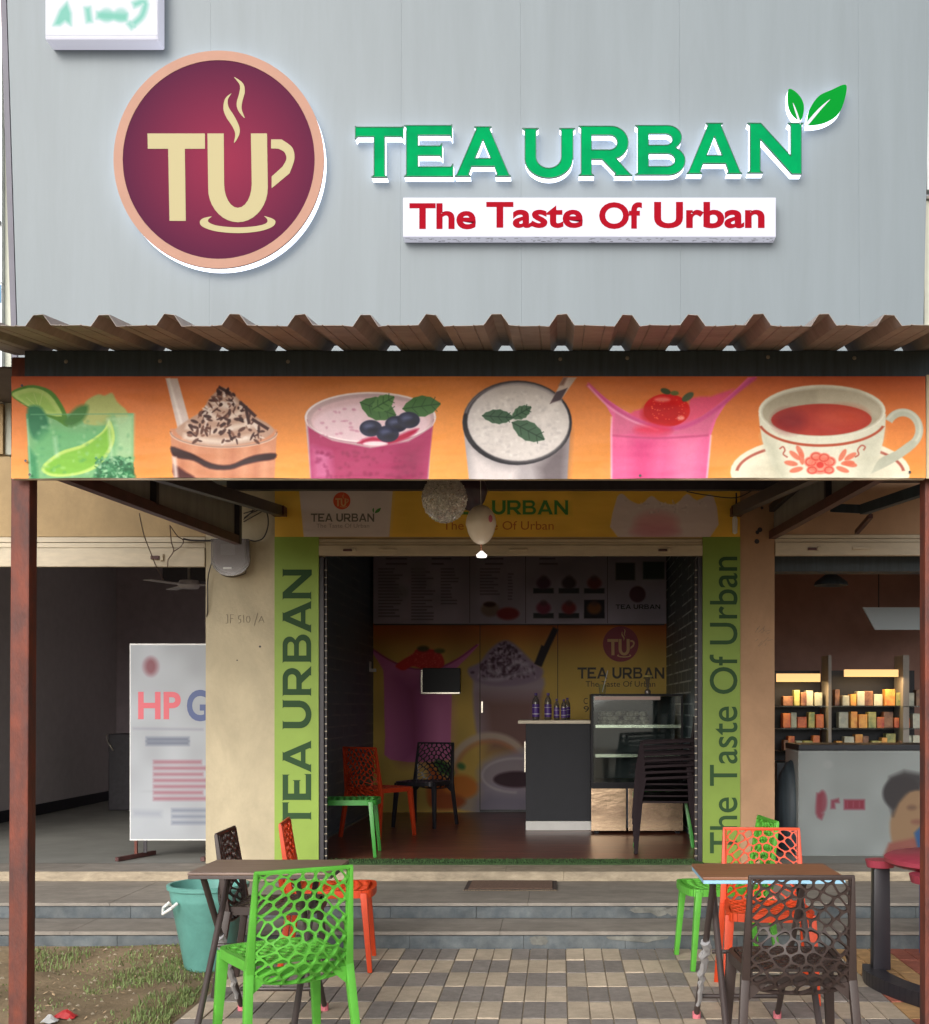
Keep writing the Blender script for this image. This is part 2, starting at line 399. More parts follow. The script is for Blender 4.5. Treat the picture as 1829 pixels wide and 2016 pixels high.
M['cream_vinyl'] = mat('cream_vinyl', col(158,148,108), .45, spec=.2, emit=(.8,.7,.42,1), estr=.05)
M['strip_green'] = mat('lime_flex_print', col(144,172,74), .5, noise=.06, nscale=2, spec=.3, stain=.08)
M['letter_green'] = mat('dark_green_print', col(48,78,46), .6, spec=.2)
M['letter_brown'] = mat('dark_brown_print', col(52,44,34), .5)
M['letter_green2'] = mat('mid_green_print', col(70,132,60), .5)
M['orange_print'] = mat('orange_print', col(196,112,44), .5)
M['grey_print'] = mat('grey_print', col(110,104,98), .5)
M['grey_print_soft'] = mat('light_grey_print', col(160,146,146), .5)
M['logo_red'] = mat('maroon_print', col(150,48,62), .5)
M['logo_orange'] = mat('orange_logo_print', col(215,86,48), .5)
M['logo_cream'] = mat('cream_print', col(220,176,120), .5)
M['stone_dark'] = mat('grey_blue_stone', col(68,77,83), .6, c2=col(98,104,106), nscale=9, bump=.2, bscale=25, objrand=.10, stain=.35, sscale=3)
M['stone_tread'] = mat('worn_grey_tread', col(140,133,124), .7, noise=.12, nscale=7, bump=.2, bscale=30, objrand=.05, stain=.22, sscale=2.5, sstretch=(1,2.5,1))
M['stone_light'] = mat('cream_cement_strip', col(168,154,132), .8, noise=.16, nscale=9, stretch=(1,1,3), bump=.3, bscale=40, stain=.30, sscale=4, sstretch=(1,2,2))
M['mortar'] = mat('cement', col(150,144,134), .9, noise=.2, nscale=20)
M['paver_dark'] = mat('grey_paver', col(134,127,121), .78, noise=.14, nscale=22, bump=.35, bscale=120, objrand=.12, stain=.20, sscale=2.2)
M['paver_light'] = mat('cream_paver', col(184,169,148), .78, noise=.10, nscale=18, bump=.35, bscale=120, objrand=.09, stain=.22, sscale=2.2)
M['paver_red'] = mat('red_paver', col(168,98,80), .75, noise=.14, nscale=20, bump=.35, bscale=120, objrand=.12, stain=.3, sscale=2.2)
M['paver_yellow'] = mat('yellow_paver', col(192,152,104), .75, noise=.14, nscale=20, bump=.35, bscale=120, objrand=.12, stain=.3, sscale=2.2)
M['paver_bed'] = mat('paving_sand_joint', col(150,138,120), .9, noise=.2, nscale=30)
M['soil'] = mat('bare_soil', col(112,96,70), .95, c2=col(146,126,98), nscale=2.6, bump=.7, bscale=35)
M['grass'] = mat('weed_green', col(92,112,62), .7, c2=col(120,134,78), nscale=9)
M['litter'] = mat('dry_litter', col(176,150,118), .8, noise=.3, nscale=50)
M['green_plastic'] = mat('bright_green_plastic', col(90,170,60), .42, spec=.35, stain=.16, sscale=7, bump=.06, bscale=150)
M['orange_plastic'] = mat('bright_orange_plastic', col(200,68,32), .42, spec=.35, stain=.16, sscale=7, bump=.06, bscale=150)
M['brown_plastic'] = mat('dark_brown_plastic', col(58,47,44), .42, spec=.35, stain=.16, sscale=7, bump=.06, bscale=150)
M['black_plastic'] = mat('near_black_plastic', col(40,38,44), .35)
M['plum_plastic'] = mat('plum_brown_plastic', col(40,30,34), .65, spec=.15)
M['inner_green'] = mat('deep_green_plastic', col(62,150,58), .35)
M['teal'] = mat('teal_bin_plastic', col(104,164,154), .45, noise=.05, nscale=4, stain=.20, sscale=5)
M['wood_top'] = None
M['bag'] = glass_mat('thin_clear_plastic', (.85,.85,.85,1), .15, .25, diff=.45, dcol=(.6,.6,.62,1))
M['glass'] = glass_mat('display_glass', (.86,.92,.90,1), .05, .04)
M['clear'] = glass_mat('clear_balloon_skin', (.95,.93,.92,1), .05, .08, diff=.22, dcol=(.85,.85,.84,1))
M['foil'] = mat('silver_confetti', col(240,240,238), .5)
M['wall_black'] = mat('black_brick_paper', col(50,60,70), .45, noise=.2, nscale=12)
M['laminate'] = mat('brown_laminate_floor', col(104,64,54), .30, c2=col(150,92,72), nscale=2.2, stretch=(1.2,6,1), spec=.5)
M['turf'] = mat('artificial_turf', col(58,82,48), .9, noise=.4, nscale=80)
M['counter'] = mat('charcoal_laminate', col(36,38,45), .5, noise=.06, spec=.3)
M['counter_top'] = mat('ivory_counter_top', col(226,214,190), .35)
M['steel'] = mat('brushed_steel', col(190,185,172), .22, metal=.9, noise=.1, nscale=3, bump=.3, bscale=4)
M['grey_wall'] = mat('plain_grey_room_wall', col(205,200,200), .8, noise=.05)
M['grey_wall_dark'] = mat('dim_brown_room_wall', col(178,166,172), .8, noise=.08)
M['grey_floor'] = mat('grey_cement_floor', col(128,128,122), .6, noise=.12, nscale=3)
M['brown_wall'] = mat('brown_room_wall', col(150,118,108), .8, noise=.1, nscale=4)
M['meter'] = glass_mat('smoky_cover', (.6,.58,.57,1), .06, .15, diff=.30, dcol=(.25,.22,.22,1))
M['freezer'] = mat('freezer_white', col(198,208,206), .4, noise=.04)
M['mat_brown'] = mat('brown_coir', col(110,86,72), .95, noise=.3, nscale=60, bump=.6, bscale=200)
M['mat_edge'] = mat('mat_dark_edge', col(62,50,46), .9, noise=.2, nscale=60)
M['purple'] = mat('purple_label', col(86,52,140), .4)
M['black'] = mat('black_gloss', col(22,22,28), .35, spec=.2)
M['amber'] = mat('lit_amber_shelf_lamp', col(200,150,80), .5, emit=(1,.60,.24,1), estr=.8)
M['red_table'] = mat('pinkish_red_plastic', col(150,58,74), .4, noise=.08)
M['blue_plastic'] = mat('blue_plastic', col(44,92,150), .4)
M['balloon'] = mat('white_balloon_rubber', col(236,226,208), .35)
M['balloon_dark'] = mat('plum_balloon_rubber', col(58,44,58), .3)
M['cable'] = mat('black_cable', col(48,40,40), .5)
M['wire_brown'] = mat('brown_wire', col(96,72,58), .5)
M['neigh_white'] = mat('neighbour_white_board', col(222,228,232), .4, noise=.03)
M['neigh_cream'] = mat('pale_green_white_paint', col(196,198,184), .7, noise=.06)
M['blue_print'] = mat('blue_print', col(70,130,175), .5)
M['pencil'] = mat('pencil_mark', col(120,112,100), .9)
M['red_bit'] = mat('red_wrapper', col(205,60,62), .4)
M['pink_foot'] = mat('pink_rubber_foot', col(196,108,118), .6)
M['tube'] = mat('dark_brown_tube', col(64,54,52), .4, noise=.1)
M['table_edge'] = mat('table_edge_band', col(70,58,56), .5)
M['table_blue'] = mat('pale_blue_edge_film', col(140,185,210), .5)

def wood(name, a, b_):
    m = bpy.data.materials.new(name); m.use_nodes = True; nt = m.node_tree; b = nt.nodes['Principled BSDF']; L = nt.links
    tc = nt.nodes.new('ShaderNodeTexCoord'); mp = nt.nodes.new('ShaderNodeMapping'); mp.inputs['Scale'].default_value = (.8, 12, 1)
    n = nt.nodes.new('ShaderNodeTexNoise'); n.inputs['Scale'].default_value = 5; n.inputs['Detail'].default_value = 8
    cr = nt.nodes.new('ShaderNodeValToRGB'); cr.color_ramp.elements[0].position = .35; cr.color_ramp.elements[0].color = a; cr.color_ramp.elements[1].position = .7; cr.color_ramp.elements[1].color = b_
    L.new(tc.outputs['Object'], mp.inputs[0]); L.new(mp.outputs[0], n.inputs['Vector']); L.new(n.outputs[0], cr.inputs[0]); L.new(cr.outputs[0], b.inputs['Base Color'])
    b.inputs['Roughness'].default_value = .42
    return m
M['wood_left'] = wood('greyish_walnut_top', col(104,84,74), col(132,110,98))
M['wood_right'] = wood('warm_walnut_top', col(116,76,54), col(152,106,78))

def brick_mat(name, c1, c2, mc, sc=1.0, rot=(0,0,0)):
    m = bpy.data.materials.new(name); m.use_nodes = True; nt = m.node_tree; b = nt.nodes['Principled BSDF']; L = nt.links
    tc = nt.nodes.new('ShaderNodeTexCoord'); sp = nt.nodes.new('ShaderNodeSeparateXYZ'); cb = nt.nodes.new('ShaderNodeCombineXYZ')
    L.new(tc.outputs['Object'], sp.inputs[0]); L.new(sp.outputs[1], cb.inputs[0]); L.new(sp.outputs[2], cb.inputs[1])
    bt = nt.nodes.new('ShaderNodeTexBrick'); bt.inputs['Color1'].default_value = c1; bt.inputs['Color2'].default_value = c2; bt.inputs['Mortar'].default_value = mc
    bt.inputs['Scale'].default_value = sc; bt.inputs['Brick Width'].default_value = .42; bt.inputs['Row Height'].default_value = .105; bt.inputs['Mortar Size'].default_value = .008
    L.new(cb.outputs[0], bt.inputs['Vector']); 
    n = nt.nodes.new('ShaderNodeTexNoise'); n.inputs['Scale'].default_value = 3; L.new(tc.outputs['Object'], n.inputs['Vector'])
    mx = nt.nodes.new('ShaderNodeMix'); mx.data_type = 'RGBA'; mr = nt.nodes.new('ShaderNodeMapRange'); mr.inputs[1].default_value = .45; mr.inputs[2].default_value = .6
    L.new(n.outputs[0], mr.inputs[0]); L.new(mr.outputs[0], mx.inputs[0]); L.new(bt.outputs['Color'], mx.inputs[6]); mx.inputs[7].default_value = c1
    L.new(mx.outputs[2], b.inputs['Base Color']); b.inputs['Roughness'].default_value = .5
    return m
M['brick_paper'] = brick_mat('dark_brick_wallpaper', col(84,102,108), col(70,86,94), col(200,210,210))
M['brick_paper2'] = brick_mat('dark_brick_wallpaper_plain', col(84,106,122), col(72,92,108), col(112,126,136))

# ------------------------------------------------------------------ levels and planes
Z1, Z2, ZF = .103, .203, .272             # heights of the two treads and of the shop floor
Y1, Y2, Y3, YW = 7.113, 7.54, 8.458, 8.90  # risers one, two, three and the wall plane
YP = 5.90                                  # the big grey sign board
YB = 5.15                                  # the drinks banner
XL, XR = -2.33, 1.60                       # canopy sides

# ---- ground
g = MB(); g.quad((-40,-20,-.03),(40,-20,-.03),(40,7.0,-.03),(-40,7.0,-.03)); g.quad((-40,16,-.03),(40,16,-.03),(40,60,-.03),(-40,60,-.03))
g.quad((-40,7.0,-.03),(-8,7.0,-.03),(-8,16,-.03),(-40,16,-.03)); g.quad((8,7.0,-.03),(40,7.0,-.03),(40,16,-.03),(8,16,-.03))
g.build('ground', M['soil'], kind='structure')
XE = -1.77
nz = vnoise(140, 140, 18, 3)*.05+vnoise(140, 140, 5, 4)*.018
def soil_pt(u, v):
    x = XE-.02-(1-u)*6.2; y = 2.5+v*4.7
    h = nz[min(139, int(v*139)), min(139, int(u*139))]
    e = min(1, (1-u)*6.2/.3)
    return (x, y, -.022+h*e*.8+ (.02*max(0, (y-6.5)/.6)))
MB().sheet(soil_pt, 120, 120).build('dirt_ground', M['soil'], kind='structure', smooth=True)
SOIL_Z = lambda x, y: soil_pt(1-(XE-.02-x)/6.2, (y-2.5)/4.7)[2]

# weeds: tufts of small blades
gm = MB()
def tuft(cx, cy_, r, n, h):
    h *= .48
    for _ in range(int(n*.95)):
        a = random.random()*6.28; q = r*math.sqrt(random.random()); x, y = cx+q*math.cos(a), min(7.07, cy_+q*math.sin(a)*1.8)
        if x > XE-.03: continue
        z = SOIL_Z(x, y); hh = h*random.uniform(.25, 1); a2 = random.random()*6.28; w = .0016+.0022*random.random()
        dx, dy = math.cos(a2), math.sin(a2); lean = random.uniform(.2, 1.3)*hh
        p0 = (x-dy*w, y+dx*w, z-.003); p1 = (x+dy*w, y-dx*w, z-.003)
        pm = (x+dx*lean*.5-dy*w*.8, y+dy*lean*.5+dx*w*.8, z+hh*.75); pn = (x+dx*lean*.5+dy*w*.8, y+dy*lean*.5-dx*w*.8, z+hh*.75)
        pt = (x+dx*lean, y+dy*lean, z+hh)
        gm.add([p0,p1,pn,pm,pt], [(0,1,2,3),(3,2,4)])
for (px, py, r, n, h) in [(110,1895,.16,260,.10),(270,1888,.12,160,.05),(395,1880,.14,240,.05),(235,1930,.16,300,.05),(300,1920,.18,420,.07),(370,1912,.2,420,.07),
                          (345,1975,.17,420,.09),(385,1955,.12,300,.07),(330,2005,.2,500,.08),(160,1965,.14,60,.03),(60,1885,.1,120,.06),(310,2050,.25,500,.07),(250,2010,.14,120,.04),(60,1990,.14,100,.04),(190,1905,.12,80,.04),(415,1905,.1,200,.05),(200,1878,.5,260,.035),(420,1868,.3,260,.05)]:
    y = CH*F/(py-VY); tuft(X(px, y), min(y, 7.05), r, n, h)
for _ in range(60): tuft(random.uniform(-6, XE-.1), random.uniform(4.2, 7.0), .08, 12, .03)
gm.build('weeds', M['grass'], kind='stuff')
lm = MB()
for _ in range(420):
    x, y = random.uniform(-4.2, XE-.05), random.uniform(4.6, 7.0); z = SOIL_Z(x, y)+.004; a = random.random()*6.28; s_ = random.uniform(.006, .022)
    c_, s2 = math.cos(a)*s_, math.sin(a)*s_
    lm.add([(x-c_,y-s2,z),(x+s2*.4,y-c_*.4,z+s_*.3),(x+c_,y+s2,z+random.uniform(0,.012)),(x-s2*.4,y+c_*.4,z+s_*.2)], [(0,1,2,3)])
lm.build('dry_leaf_litter', M['litter'], kind='stuff')
pb = MB(); r9 = random.Random(77)
for _ in range(520):
    x, y = r9.uniform(-4.0, XE-.05), r9.uniform(4.6, 7.05); z = SOIL_Z(x, y); a = r9.uniform(.004,.016); k = r9.uniform(.5,1)
    pb.add([(x-a,y,z-.002),(x,y-a*k,z-.002),(x+a,y,z-.002),(x,y+a*k,z-.002),(x,y,z+a*.7)], [(0,1,4),(1,2,4),(2,3,4),(3,0,4)])
pb.build('pebbles', mat('soil_pebbles', col(150,138,118), .9, noise=.3, nscale=30), kind='stuff')
def wrapper(px, py, w, m, label, name='wrapper'):
    y = CH*F/(py-VY); x = X(px, y); z = SOIL_Z(x, y); b_ = MB(); r_ = random.Random(px)
    prof = []
    b_.sheet(lambda u, v: (x+(u-.5)*w, y+(v-.5)*w*.7, z+.004+.03*math.sin(u*3.14)*math.sin(v*3.14)+r_.uniform(0, .012)), 5, 4)
    o = b_.build(name, m, None, smooth=False); tag(o, label, 'litter')
wrapper(128, 2006, .10, M['red_bit'], 'crumpled red wrapper lying on the bare soil near the left post')
wrapper(98, 2014, .07, M['white_plastic'], 'crumpled white scrap beside the red wrapper on the soil')

# ---- paving
PW = .318; X0 = X(1113.9, Y1)
pave = structure('pavement')
B('paving_bed', M['paver_bed'], pave, XE, 4.2, 3.9, Y1-.004, -.06, -.008)
pv_mesh = {}
def paver_mesh(key, m):
    mb = MB().box(-PW/6+.003, PW/6-.003, -PW/2+.0045, PW/2-.0045, -.03, 0)
    o = mb.build('paver', m, pave, bevel=.003, local=True); pv_mesh[key] = o.data; o['kind'] = 'structure'
    return o
def put_paver(key, m, x, y):
    if key not in pv_mesh: o = paver_mesh(key, m)
    else:
        o = bpy.data.objects.new('paver', pv_mesh[key]); C.objects.link(o); o.parent = pave
    o.location = (x, y, random.uniform(-.0025, .0020)); o.rotation_euler = (random.uniform(-.006,.006), random.uniform(-.012,.012), random.uniform(-.007,.007))
for k in o_ if False else []: pass
for r_ in range(9):
    yc = Y1-.006-PW*(r_+.5)
    for k in range(-6, 13):
        xc = X0+PW*(k+.5)
        if k >= 5+(0 if r_ % 2 else 0):
            dark = ((k//1+r_) % 3 != 0) if r_ % 2 else (k % 2 == 0)
            key = 'red' if dark else 'yellow'; m = M['paver_red'] if dark else M['paver_yellow']
        else:
            dark = ((k+r_) % 2 == 1); key = 'dark' if dark else 'light'; m = M['paver_dark'] if dark else M['paver_light']
        for q in range(3):
            x = xc+(q-1)*PW/3
            if x < XE+.03: continue
            if k >= 9 and r_ > 5: continue
            put_paver(key, m, x, yc)

# ---- steps
st = structure('entrance_steps')
XA, XB = -7.0, 6.0
B('step_core', M['mortar'], st, XA, XB, Y1+.02, YW+.3, -.05, Z1-.022)
B('step_core', M['mortar'], st, XA, XB, Y2+.02, YW+.3, Z1-.02, Z2-.022)
B('step_core', M['mortar'], st, XA, XB, Y3+.02, YW+.3, Z2-.02, ZF-.012)
def slabs(name, m, xs, y0, y1, z0, z1, bevel=.004, jit=.003):
    for a, b_ in zip(xs[:-1], xs[1:]):
        j = random.uniform(-jit, jit)
        B(name, m, st, a+.0008, b_-.0008, y0+j*.6, y1, z0, z1+j*.3, bevel=bevel*.6)
def cuts(a, b_, s_, seed):
    r_ = random.Random(seed); xs = [a]
    while xs[-1] < b_-.4: xs.append(xs[-1]+s_*r_.uniform(.85, 1.15))
    xs[-1] = b_; return xs
slabs('riser_slab', M['stone_dark'], cuts(XA, XB, .62, 1), Y1, Y1+.018, -.05, Z1-.026)
slabs('tread_slab', M['stone_tread'], cuts(XA, XB, 1.3, 2), Y1-.012, Y2-.001, Z1-.022, Z1)
slabs('riser_slab', M['stone_dark'], cuts(XA, XB, .55, 3), Y2, Y2+.018, Z1+.001, Z2-.024)
slabs('tread_slab', M['stone_tread'], cuts(XA, XB, 1.5, 4), Y2-.012, Y3-.001, Z2-.020, Z2)
slabs('threshold_strip', M['stone_light'], cuts(XA, XB, 2.2, 5), Y3-.006, Y3+.018, Z2+.001, ZF-.001, jit=.001)
slabs('threshold_slab', M['stone_tread'], cuts(XA, X(541, YW), 1.6, 6), Y3+.0195, YW+.0, ZF-.011, ZF, jit=.0005)
slabs('threshold_slab', M['stone_tread'], cuts(X(1457, YW), XB, 1.6, 7), Y3+.0195, YW+.0, ZF-.011, ZF, jit=.0005)
slabs('threshold_slab', M['stone_light'], [X(541, YW), X(1000, YW), X(1457, YW)], Y3+.0195, YW+.0, ZF-.011, ZF, jit=.0005)
# worn cement patches on the risers
pm_ = MB()
for (cx, cy_, w, h, yy, seed) in [(1290,1788,44,13,Y2,1),(1330,1790,22,12,Y2,2),(1265,1842,60,10,Y1,3),(1420,1845,22,12,Y1,4),(1060,1848,16,12,Y1,5)]:
    r_ = random.Random(seed); pts = [(cx+w*(1+.35*r_.uniform(-1,1))*math.cos(t), cy_+h*(1+.35*r_.uniform(-1,1))*math.sin(t)) for t in np.linspace(0, 6.28, 14)[:-1]]
    pts = [(a_+r_.uniform(-2,2), b2+r_.uniform(-1.5,1.5)) for a_, b2 in smooth_loop(pts, 4)]; P = [(X((p[0]-1100)*.66+1100 if False else p[0], yy), yy-.0055, H(p[1], yy)) for p in pts]
    zt = (Z2-.028) if yy == Y2 else (Z1-.03); zb = (Z1+.004) if yy == Y2 else .004
    P = [(a, b_, min(zt, max(zb, c_))) for a, b_, c_ in P]
    c0 = (X(cx, yy), yy-.0065, (zt+zb)/2); n0 = len(pm_.v); pm_.v.append(c0); pm_.v += P
    pm_.f += [(n0, n0+1+i, n0+1+(i+1) % len(P)) for i in range(len(P))]
pm_.build('cement_patch', mat('thin_cement_smear', col(112,112,106), .9, noise=.25, nscale=14, stain=.3, sscale=9), st)

# ---- shop front walls
def wall(name, m, x0, x1, z0, z1, y0=YW, y1=YW+.23, parent=None):
    return B(name, m, parent, x0, x1, y0, y1, z0, z1)
xPL0, xPL1, xO0, xO1, xPR0, xPR1 = X(405,YW), X(541,YW), X(628,YW), X(1383,YW), X(1457,YW), X(1525,YW)
zL = H(1093, YW); zF0 = H(1055, YW); zTop = 3.6
fr = structure('shop_front_wall')
wall('left_pier', M['cream'], xPL0, xO0-.001, ZF-.004, zTop, parent=fr)
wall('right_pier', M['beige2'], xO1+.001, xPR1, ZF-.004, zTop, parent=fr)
wall('lintel', M['beige'], xO0, xO1, zF0-.02, zTop, parent=fr)
wall('left_upper_wall', M['beige'], -7, xPL0-.001, H(1056, YW), zTop, y0=YW+.01, parent=fr)
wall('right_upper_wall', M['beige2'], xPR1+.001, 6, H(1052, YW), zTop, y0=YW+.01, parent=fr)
# little holes and pencil marks on the piers
mk = MB()
for (px, py, r_) in [(512,1273,3),(560,1388/1.0,0),(1490,1065,5),(1494,1040,6),(1497,1010,4)]:
    if r_: mk.lathe([(0,0),(r_*YW/F*.9, .001)], (0,0,0), 10) if False else None
mk2 = MB()
def stroke(mb, pts, w, y=YW):
    for a, b_ in zip(pts[:-1], pts[1:]):
        A_ = Vector((X(a[0],y), y-.002, H(a[1],y))); B_ = Vector((X(b_[0],y), y-.002, H(b_[1],y)))
        mb.bar(A_, B_, w, .002, up=(0,1,0))
def cp1(p): return ((500+p[0]/2.6129)*.7666, (1200+p[1]/2.6129)*.7666)
for pl in [[(212,990),(222,990),(222,1045),(208,1047)],[(240,988),(240,1045)],[(240,990),(262,990)],[(243,1015),(258,1015)],
           [(312,995),(296,997),(294,1018),(308,1022),(310,1040),(294,1046)],[(328,992),(330,1042)],[(352,1000),(345,1020),(352,1040),(366,1040),(372,1020),(366,1000),(352,1000)],
           [(400,1062),(424,978)],[(430,1040),(448,1000),(466,1042)],[(436,1026),(460,1026)]]:
    stroke(mk2, [cp1(p) for p in pl], .003)
mk2.build('pencil_number', M['pencil'], fr)
mk3 = MB()
def cp2(p): return ((1750+p[0]/2.8758)*.7666, (1200+p[1]/2.8758)*.7666)
rr_ = random.Random(5)
for _ in range(13):
    a = (rr_.uniform(545, 640), rr_.uniform(1190, 1330)); stroke(mk3, [cp2(a), cp2((a[0]+rr_.uniform(10,45), a[1]-rr_.uniform(5,40)))], .0022)
mk3.build('scribble', M['pencil'], fr)
hl = MB()
for (px, py, r_) in [(512,1273,2.2),(560,1067,2),(1490,1066,5),(1491,1048,4),(1496,1043,5),(1500,1000,3),(467,1300,1.5)]:
    hl.add([(X(px,YW)+r_*YW/F*math.cos(t), YW-.002, H(py,YW)+r_*YW/F*math.sin(t)) for t in np.linspace(0,6.28,9)[:-1]], [tuple(range(8))])
hl.build('wall_hole', M['dark'], fr)

# shutter boxes over the three openings
def shutter(x0, x1, ztop, zbot, label, yy=YW-.012):
    t = thing('rolling_shutter', label, 'shutter', ((x0+x1)/2, yy, zbot), group='rolled-up shutters over the shop openings')
    h = ztop-zbot
    B('bottom_rail', M['shutter'], t, x0, x1, yy, yy+.05, zbot, zbot+h*.62, bevel=.004)
    B('shutter_slat', M['shutter'], t, x0, x1, yy+.012, yy+.05, zbot+h*.64, zbot+h*.80, bevel=.003)
    B('shutter_slat', M['shutter'], t, x0, x1, yy+.012, yy+.05, zbot+h*.82, ztop-.002, bevel=.003)
    w = x1-x0
    for f_ in (.18, .52):
        B('pull_handle', M['shutter'], t, x0+w*f_-.07, x0+w*f_+.07, yy-.012, yy-.001, zbot+h*.26, zbot+h*.40, bevel=.004)
    for f_ in (.08, .90):
        B('lock_bolt', M['brown_steel'], t, x0+w*f_-.045, x0+w*f_+.02, yy-.018, yy-.001, zbot+h*.24, zbot+h*.36, bevel=.003)
        B('lock_bolt', M['shutter'], t, x0+w*f_+.024, x0+w*f_+.05, yy-.016, yy-.001, zbot+h*.2, zbot+h*.42, bevel=.003)
    return t
shutter(xO0, xO1, zF0-.022, H(1094,YW), 'beige bottom rail of the rolled-up shutter over the middle doorway')
shutter(-6.2, xPL0-.004, H(1057,YW), H(1116,YW), 'beige rolled-up shutter over the dark room on the left')
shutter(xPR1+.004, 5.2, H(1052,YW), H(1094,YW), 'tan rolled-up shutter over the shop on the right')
# side guides of the middle opening
def guide(x, s_, label):
    t = thing('shutter_guide', label, 'shutter guide', (x, YW+.05, ZF), group='steel shutter guides at the middle doorway')
    B('channel', M['dark'], t, x, x+s_*.035, YW+.004, YW+.09, ZF, H(1096,YW), bevel=.002)
    B('channel_lip', M['dark'], t, x+s_*.038, x+s_*.052, YW+.03, YW+.07, ZF, H(1100,YW))
    mb = MB(); z = ZF+.05
    while z < H(1120, YW): mb.box(x+s_*.036, x+s_*.056, YW+.022, YW+.028, z, z+.007); z += .055
    mb.build('guide_notches', M['shutter'], t, kind='stuff')
guide(xO0, 1, 'dark shutter guide on the left side of the doorway')
guide(xO1, -1, 'dark notched shutter guide on the right side of the doorway')

# ---- yellow fascia print over the doorway
cv = Cv(541, 925, 1457, 1057, 1.6, (236,190,74))
n_ = vnoise(cv.h, cv.w, 60, 8); cv.a *= (0.94+.12*n_)[..., None]
gy = np.linspace(0, 1, cv.h)[:, None, None]; cv.a = cv.a*(1-.0*gy)
cv.poly([(585,925),(776,925),(766,1057),(598,1057)], (214,202,200), 1.5)
cv.poly([(700,925),(776,925),(766,1057),(740,1057)], (202,190,190), 12, .5)
cv.poly([(1212,988),(1224,972),(1240,985),(1262,992),(1282,976),(1300,988),(1330,992),(1352,972),(1372,985),(1404,976),(1398,1057),(1216,1057)], (214,200,200), 2, sm=3)
cv.ell(1292, 1030, 42, 22, (214,150,160), 16, .8); cv.ell(1290, 1046, 50, 14, (205,140,155), 12, .7)
for k in range(40):
    cv.ell(random.uniform(1222,1390), random.uniform(985,1010), random.uniform(1,4), random.uniform(1,3), random.choice([(190,175,178),(228,216,214)]), 1.2, .6)
cv.poly([(900,988),(1125,988),(1125,1014),(900,1014)], (206,176,60), 8, .6)
t = thing('fascia_banner', 'yellow printed banner with white cups across the wall above the doorway', 'banner', (X(1000,YW), YW-.02, zF0))
P_ = MB(); yF = YW-.012
mf = print_mat('fascia_print', cv, .55, 1.05)
B('backing_board', M['beige'], t, X(541,YW)+.002, X(1457,YW)-.002, yF+.002, YW-.001, zF0+.003, H(925,YW))
picture('printed_sheet', cv, mf, t, yF)
def small_logo(cx, cy_, r, y, parent, mc, ml, d=.001, lod=1):
    n = 40; o1 = multi([[ [(cx+r*math.cos(q), cy_+r*math.sin(q)) for q in np.linspace(0, 2*math.pi, n, endpoint=False)] ]], 'logo_disc', mc, parent, y, d)
    def q(pts): return [(cx+(a-1145)/500*r, cy_+(b_-838)/500*r) for a, b_ in pts]
    T_ = [(770,697),(1070,697),(1070,777),(965,777),(970,1153),(885,1153),(878,777),(772,777)]
    U_ = [(1083,697),(1168,697),(1170,960)]+arc(1242,960,72,125,180,0,10)[1:-1]+[(1314,960),(1310,697),(1394,697),(1398,980)]+arc(1242,980,156,180,0,180,16)
    U_ = [(1083,697),(1168,697)]+[(1170+0,960)]+[(1242-72*math.cos(R(a)), 960+125*math.sin(R(a))) for a in range(15,180,15)]+[(1314,960),(1310,697),(1394,697),(1398,980)]+[(1242+156*math.cos(R(a)), 980+180*math.sin(R(a))) for a in range(10,180,10)]+[(1087,980)]
    Hn = [(1415,728)]+smooth_loop([(1470,728),(1525,770),(1537,830),(1512,905)],5,False)+[(1418,983),(1418,922)]+smooth_loop([(1475,870),(1495,830),(1485,795),(1455,777)],5,False)+[(1415,775)]
    S1 = smooth_loop([(1222,403),(1268,435),(1278,480),(1265,530),(1262,570),(1277,617),(1245,580),(1235,540),(1248,490),(1252,445)],4)
    S2 = smooth_loop([(1208,488),(1190,520),(1194,560),(1225,610),(1250,665),(1248,705),(1222,747),(1228,700),(1213,660),(1180,610),(1166,565),(1176,515)],4)
    Sc = smooth_loop([(1105,1130),(1060,1140),(1043,1160),(1060,1185),(1130,1208),(1240,1217),(1350,1208),(1420,1185),(1438,1160),(1425,1143),(1380,1128),(1395,1145),(1390,1165),(1340,1180),(1240,1187),(1140,1179),(1092,1162),(1088,1145)],3)
    multi([[q(s_)] for s_ in (T_, U_, Hn, S1, S2, Sc)], 'logo_letters', ml, parent, y, d*2.2)
small_logo(673, 986, 17, yF, t, M['logo_orange'], M['logo_cream'])
caps('TEA URBAN', 612, 1011, 737, 1027, 'lettering', M['grey_print'], t, yF)
word('The Taste Of Urban', (623,1031,727,1039), 'lettering', M['grey_print_soft'], t, yF)
caps('TEA URBAN', 868, 985, 1119, 1013, 'lettering', M['letter_green2'], t, yF)
word('The Taste Of Urban', (872,1026,1090,1043), 'lettering', M['orange_print'], t, yF)
multi([[smooth_loop([(738,1010),(742,1003),(750,1000),(746,1008)],3)],[smooth_loop([(736,1010),(733,1004),(736,1000)],3)]], 'leaf_mark', M['letter_green2'], t, yF, .001)

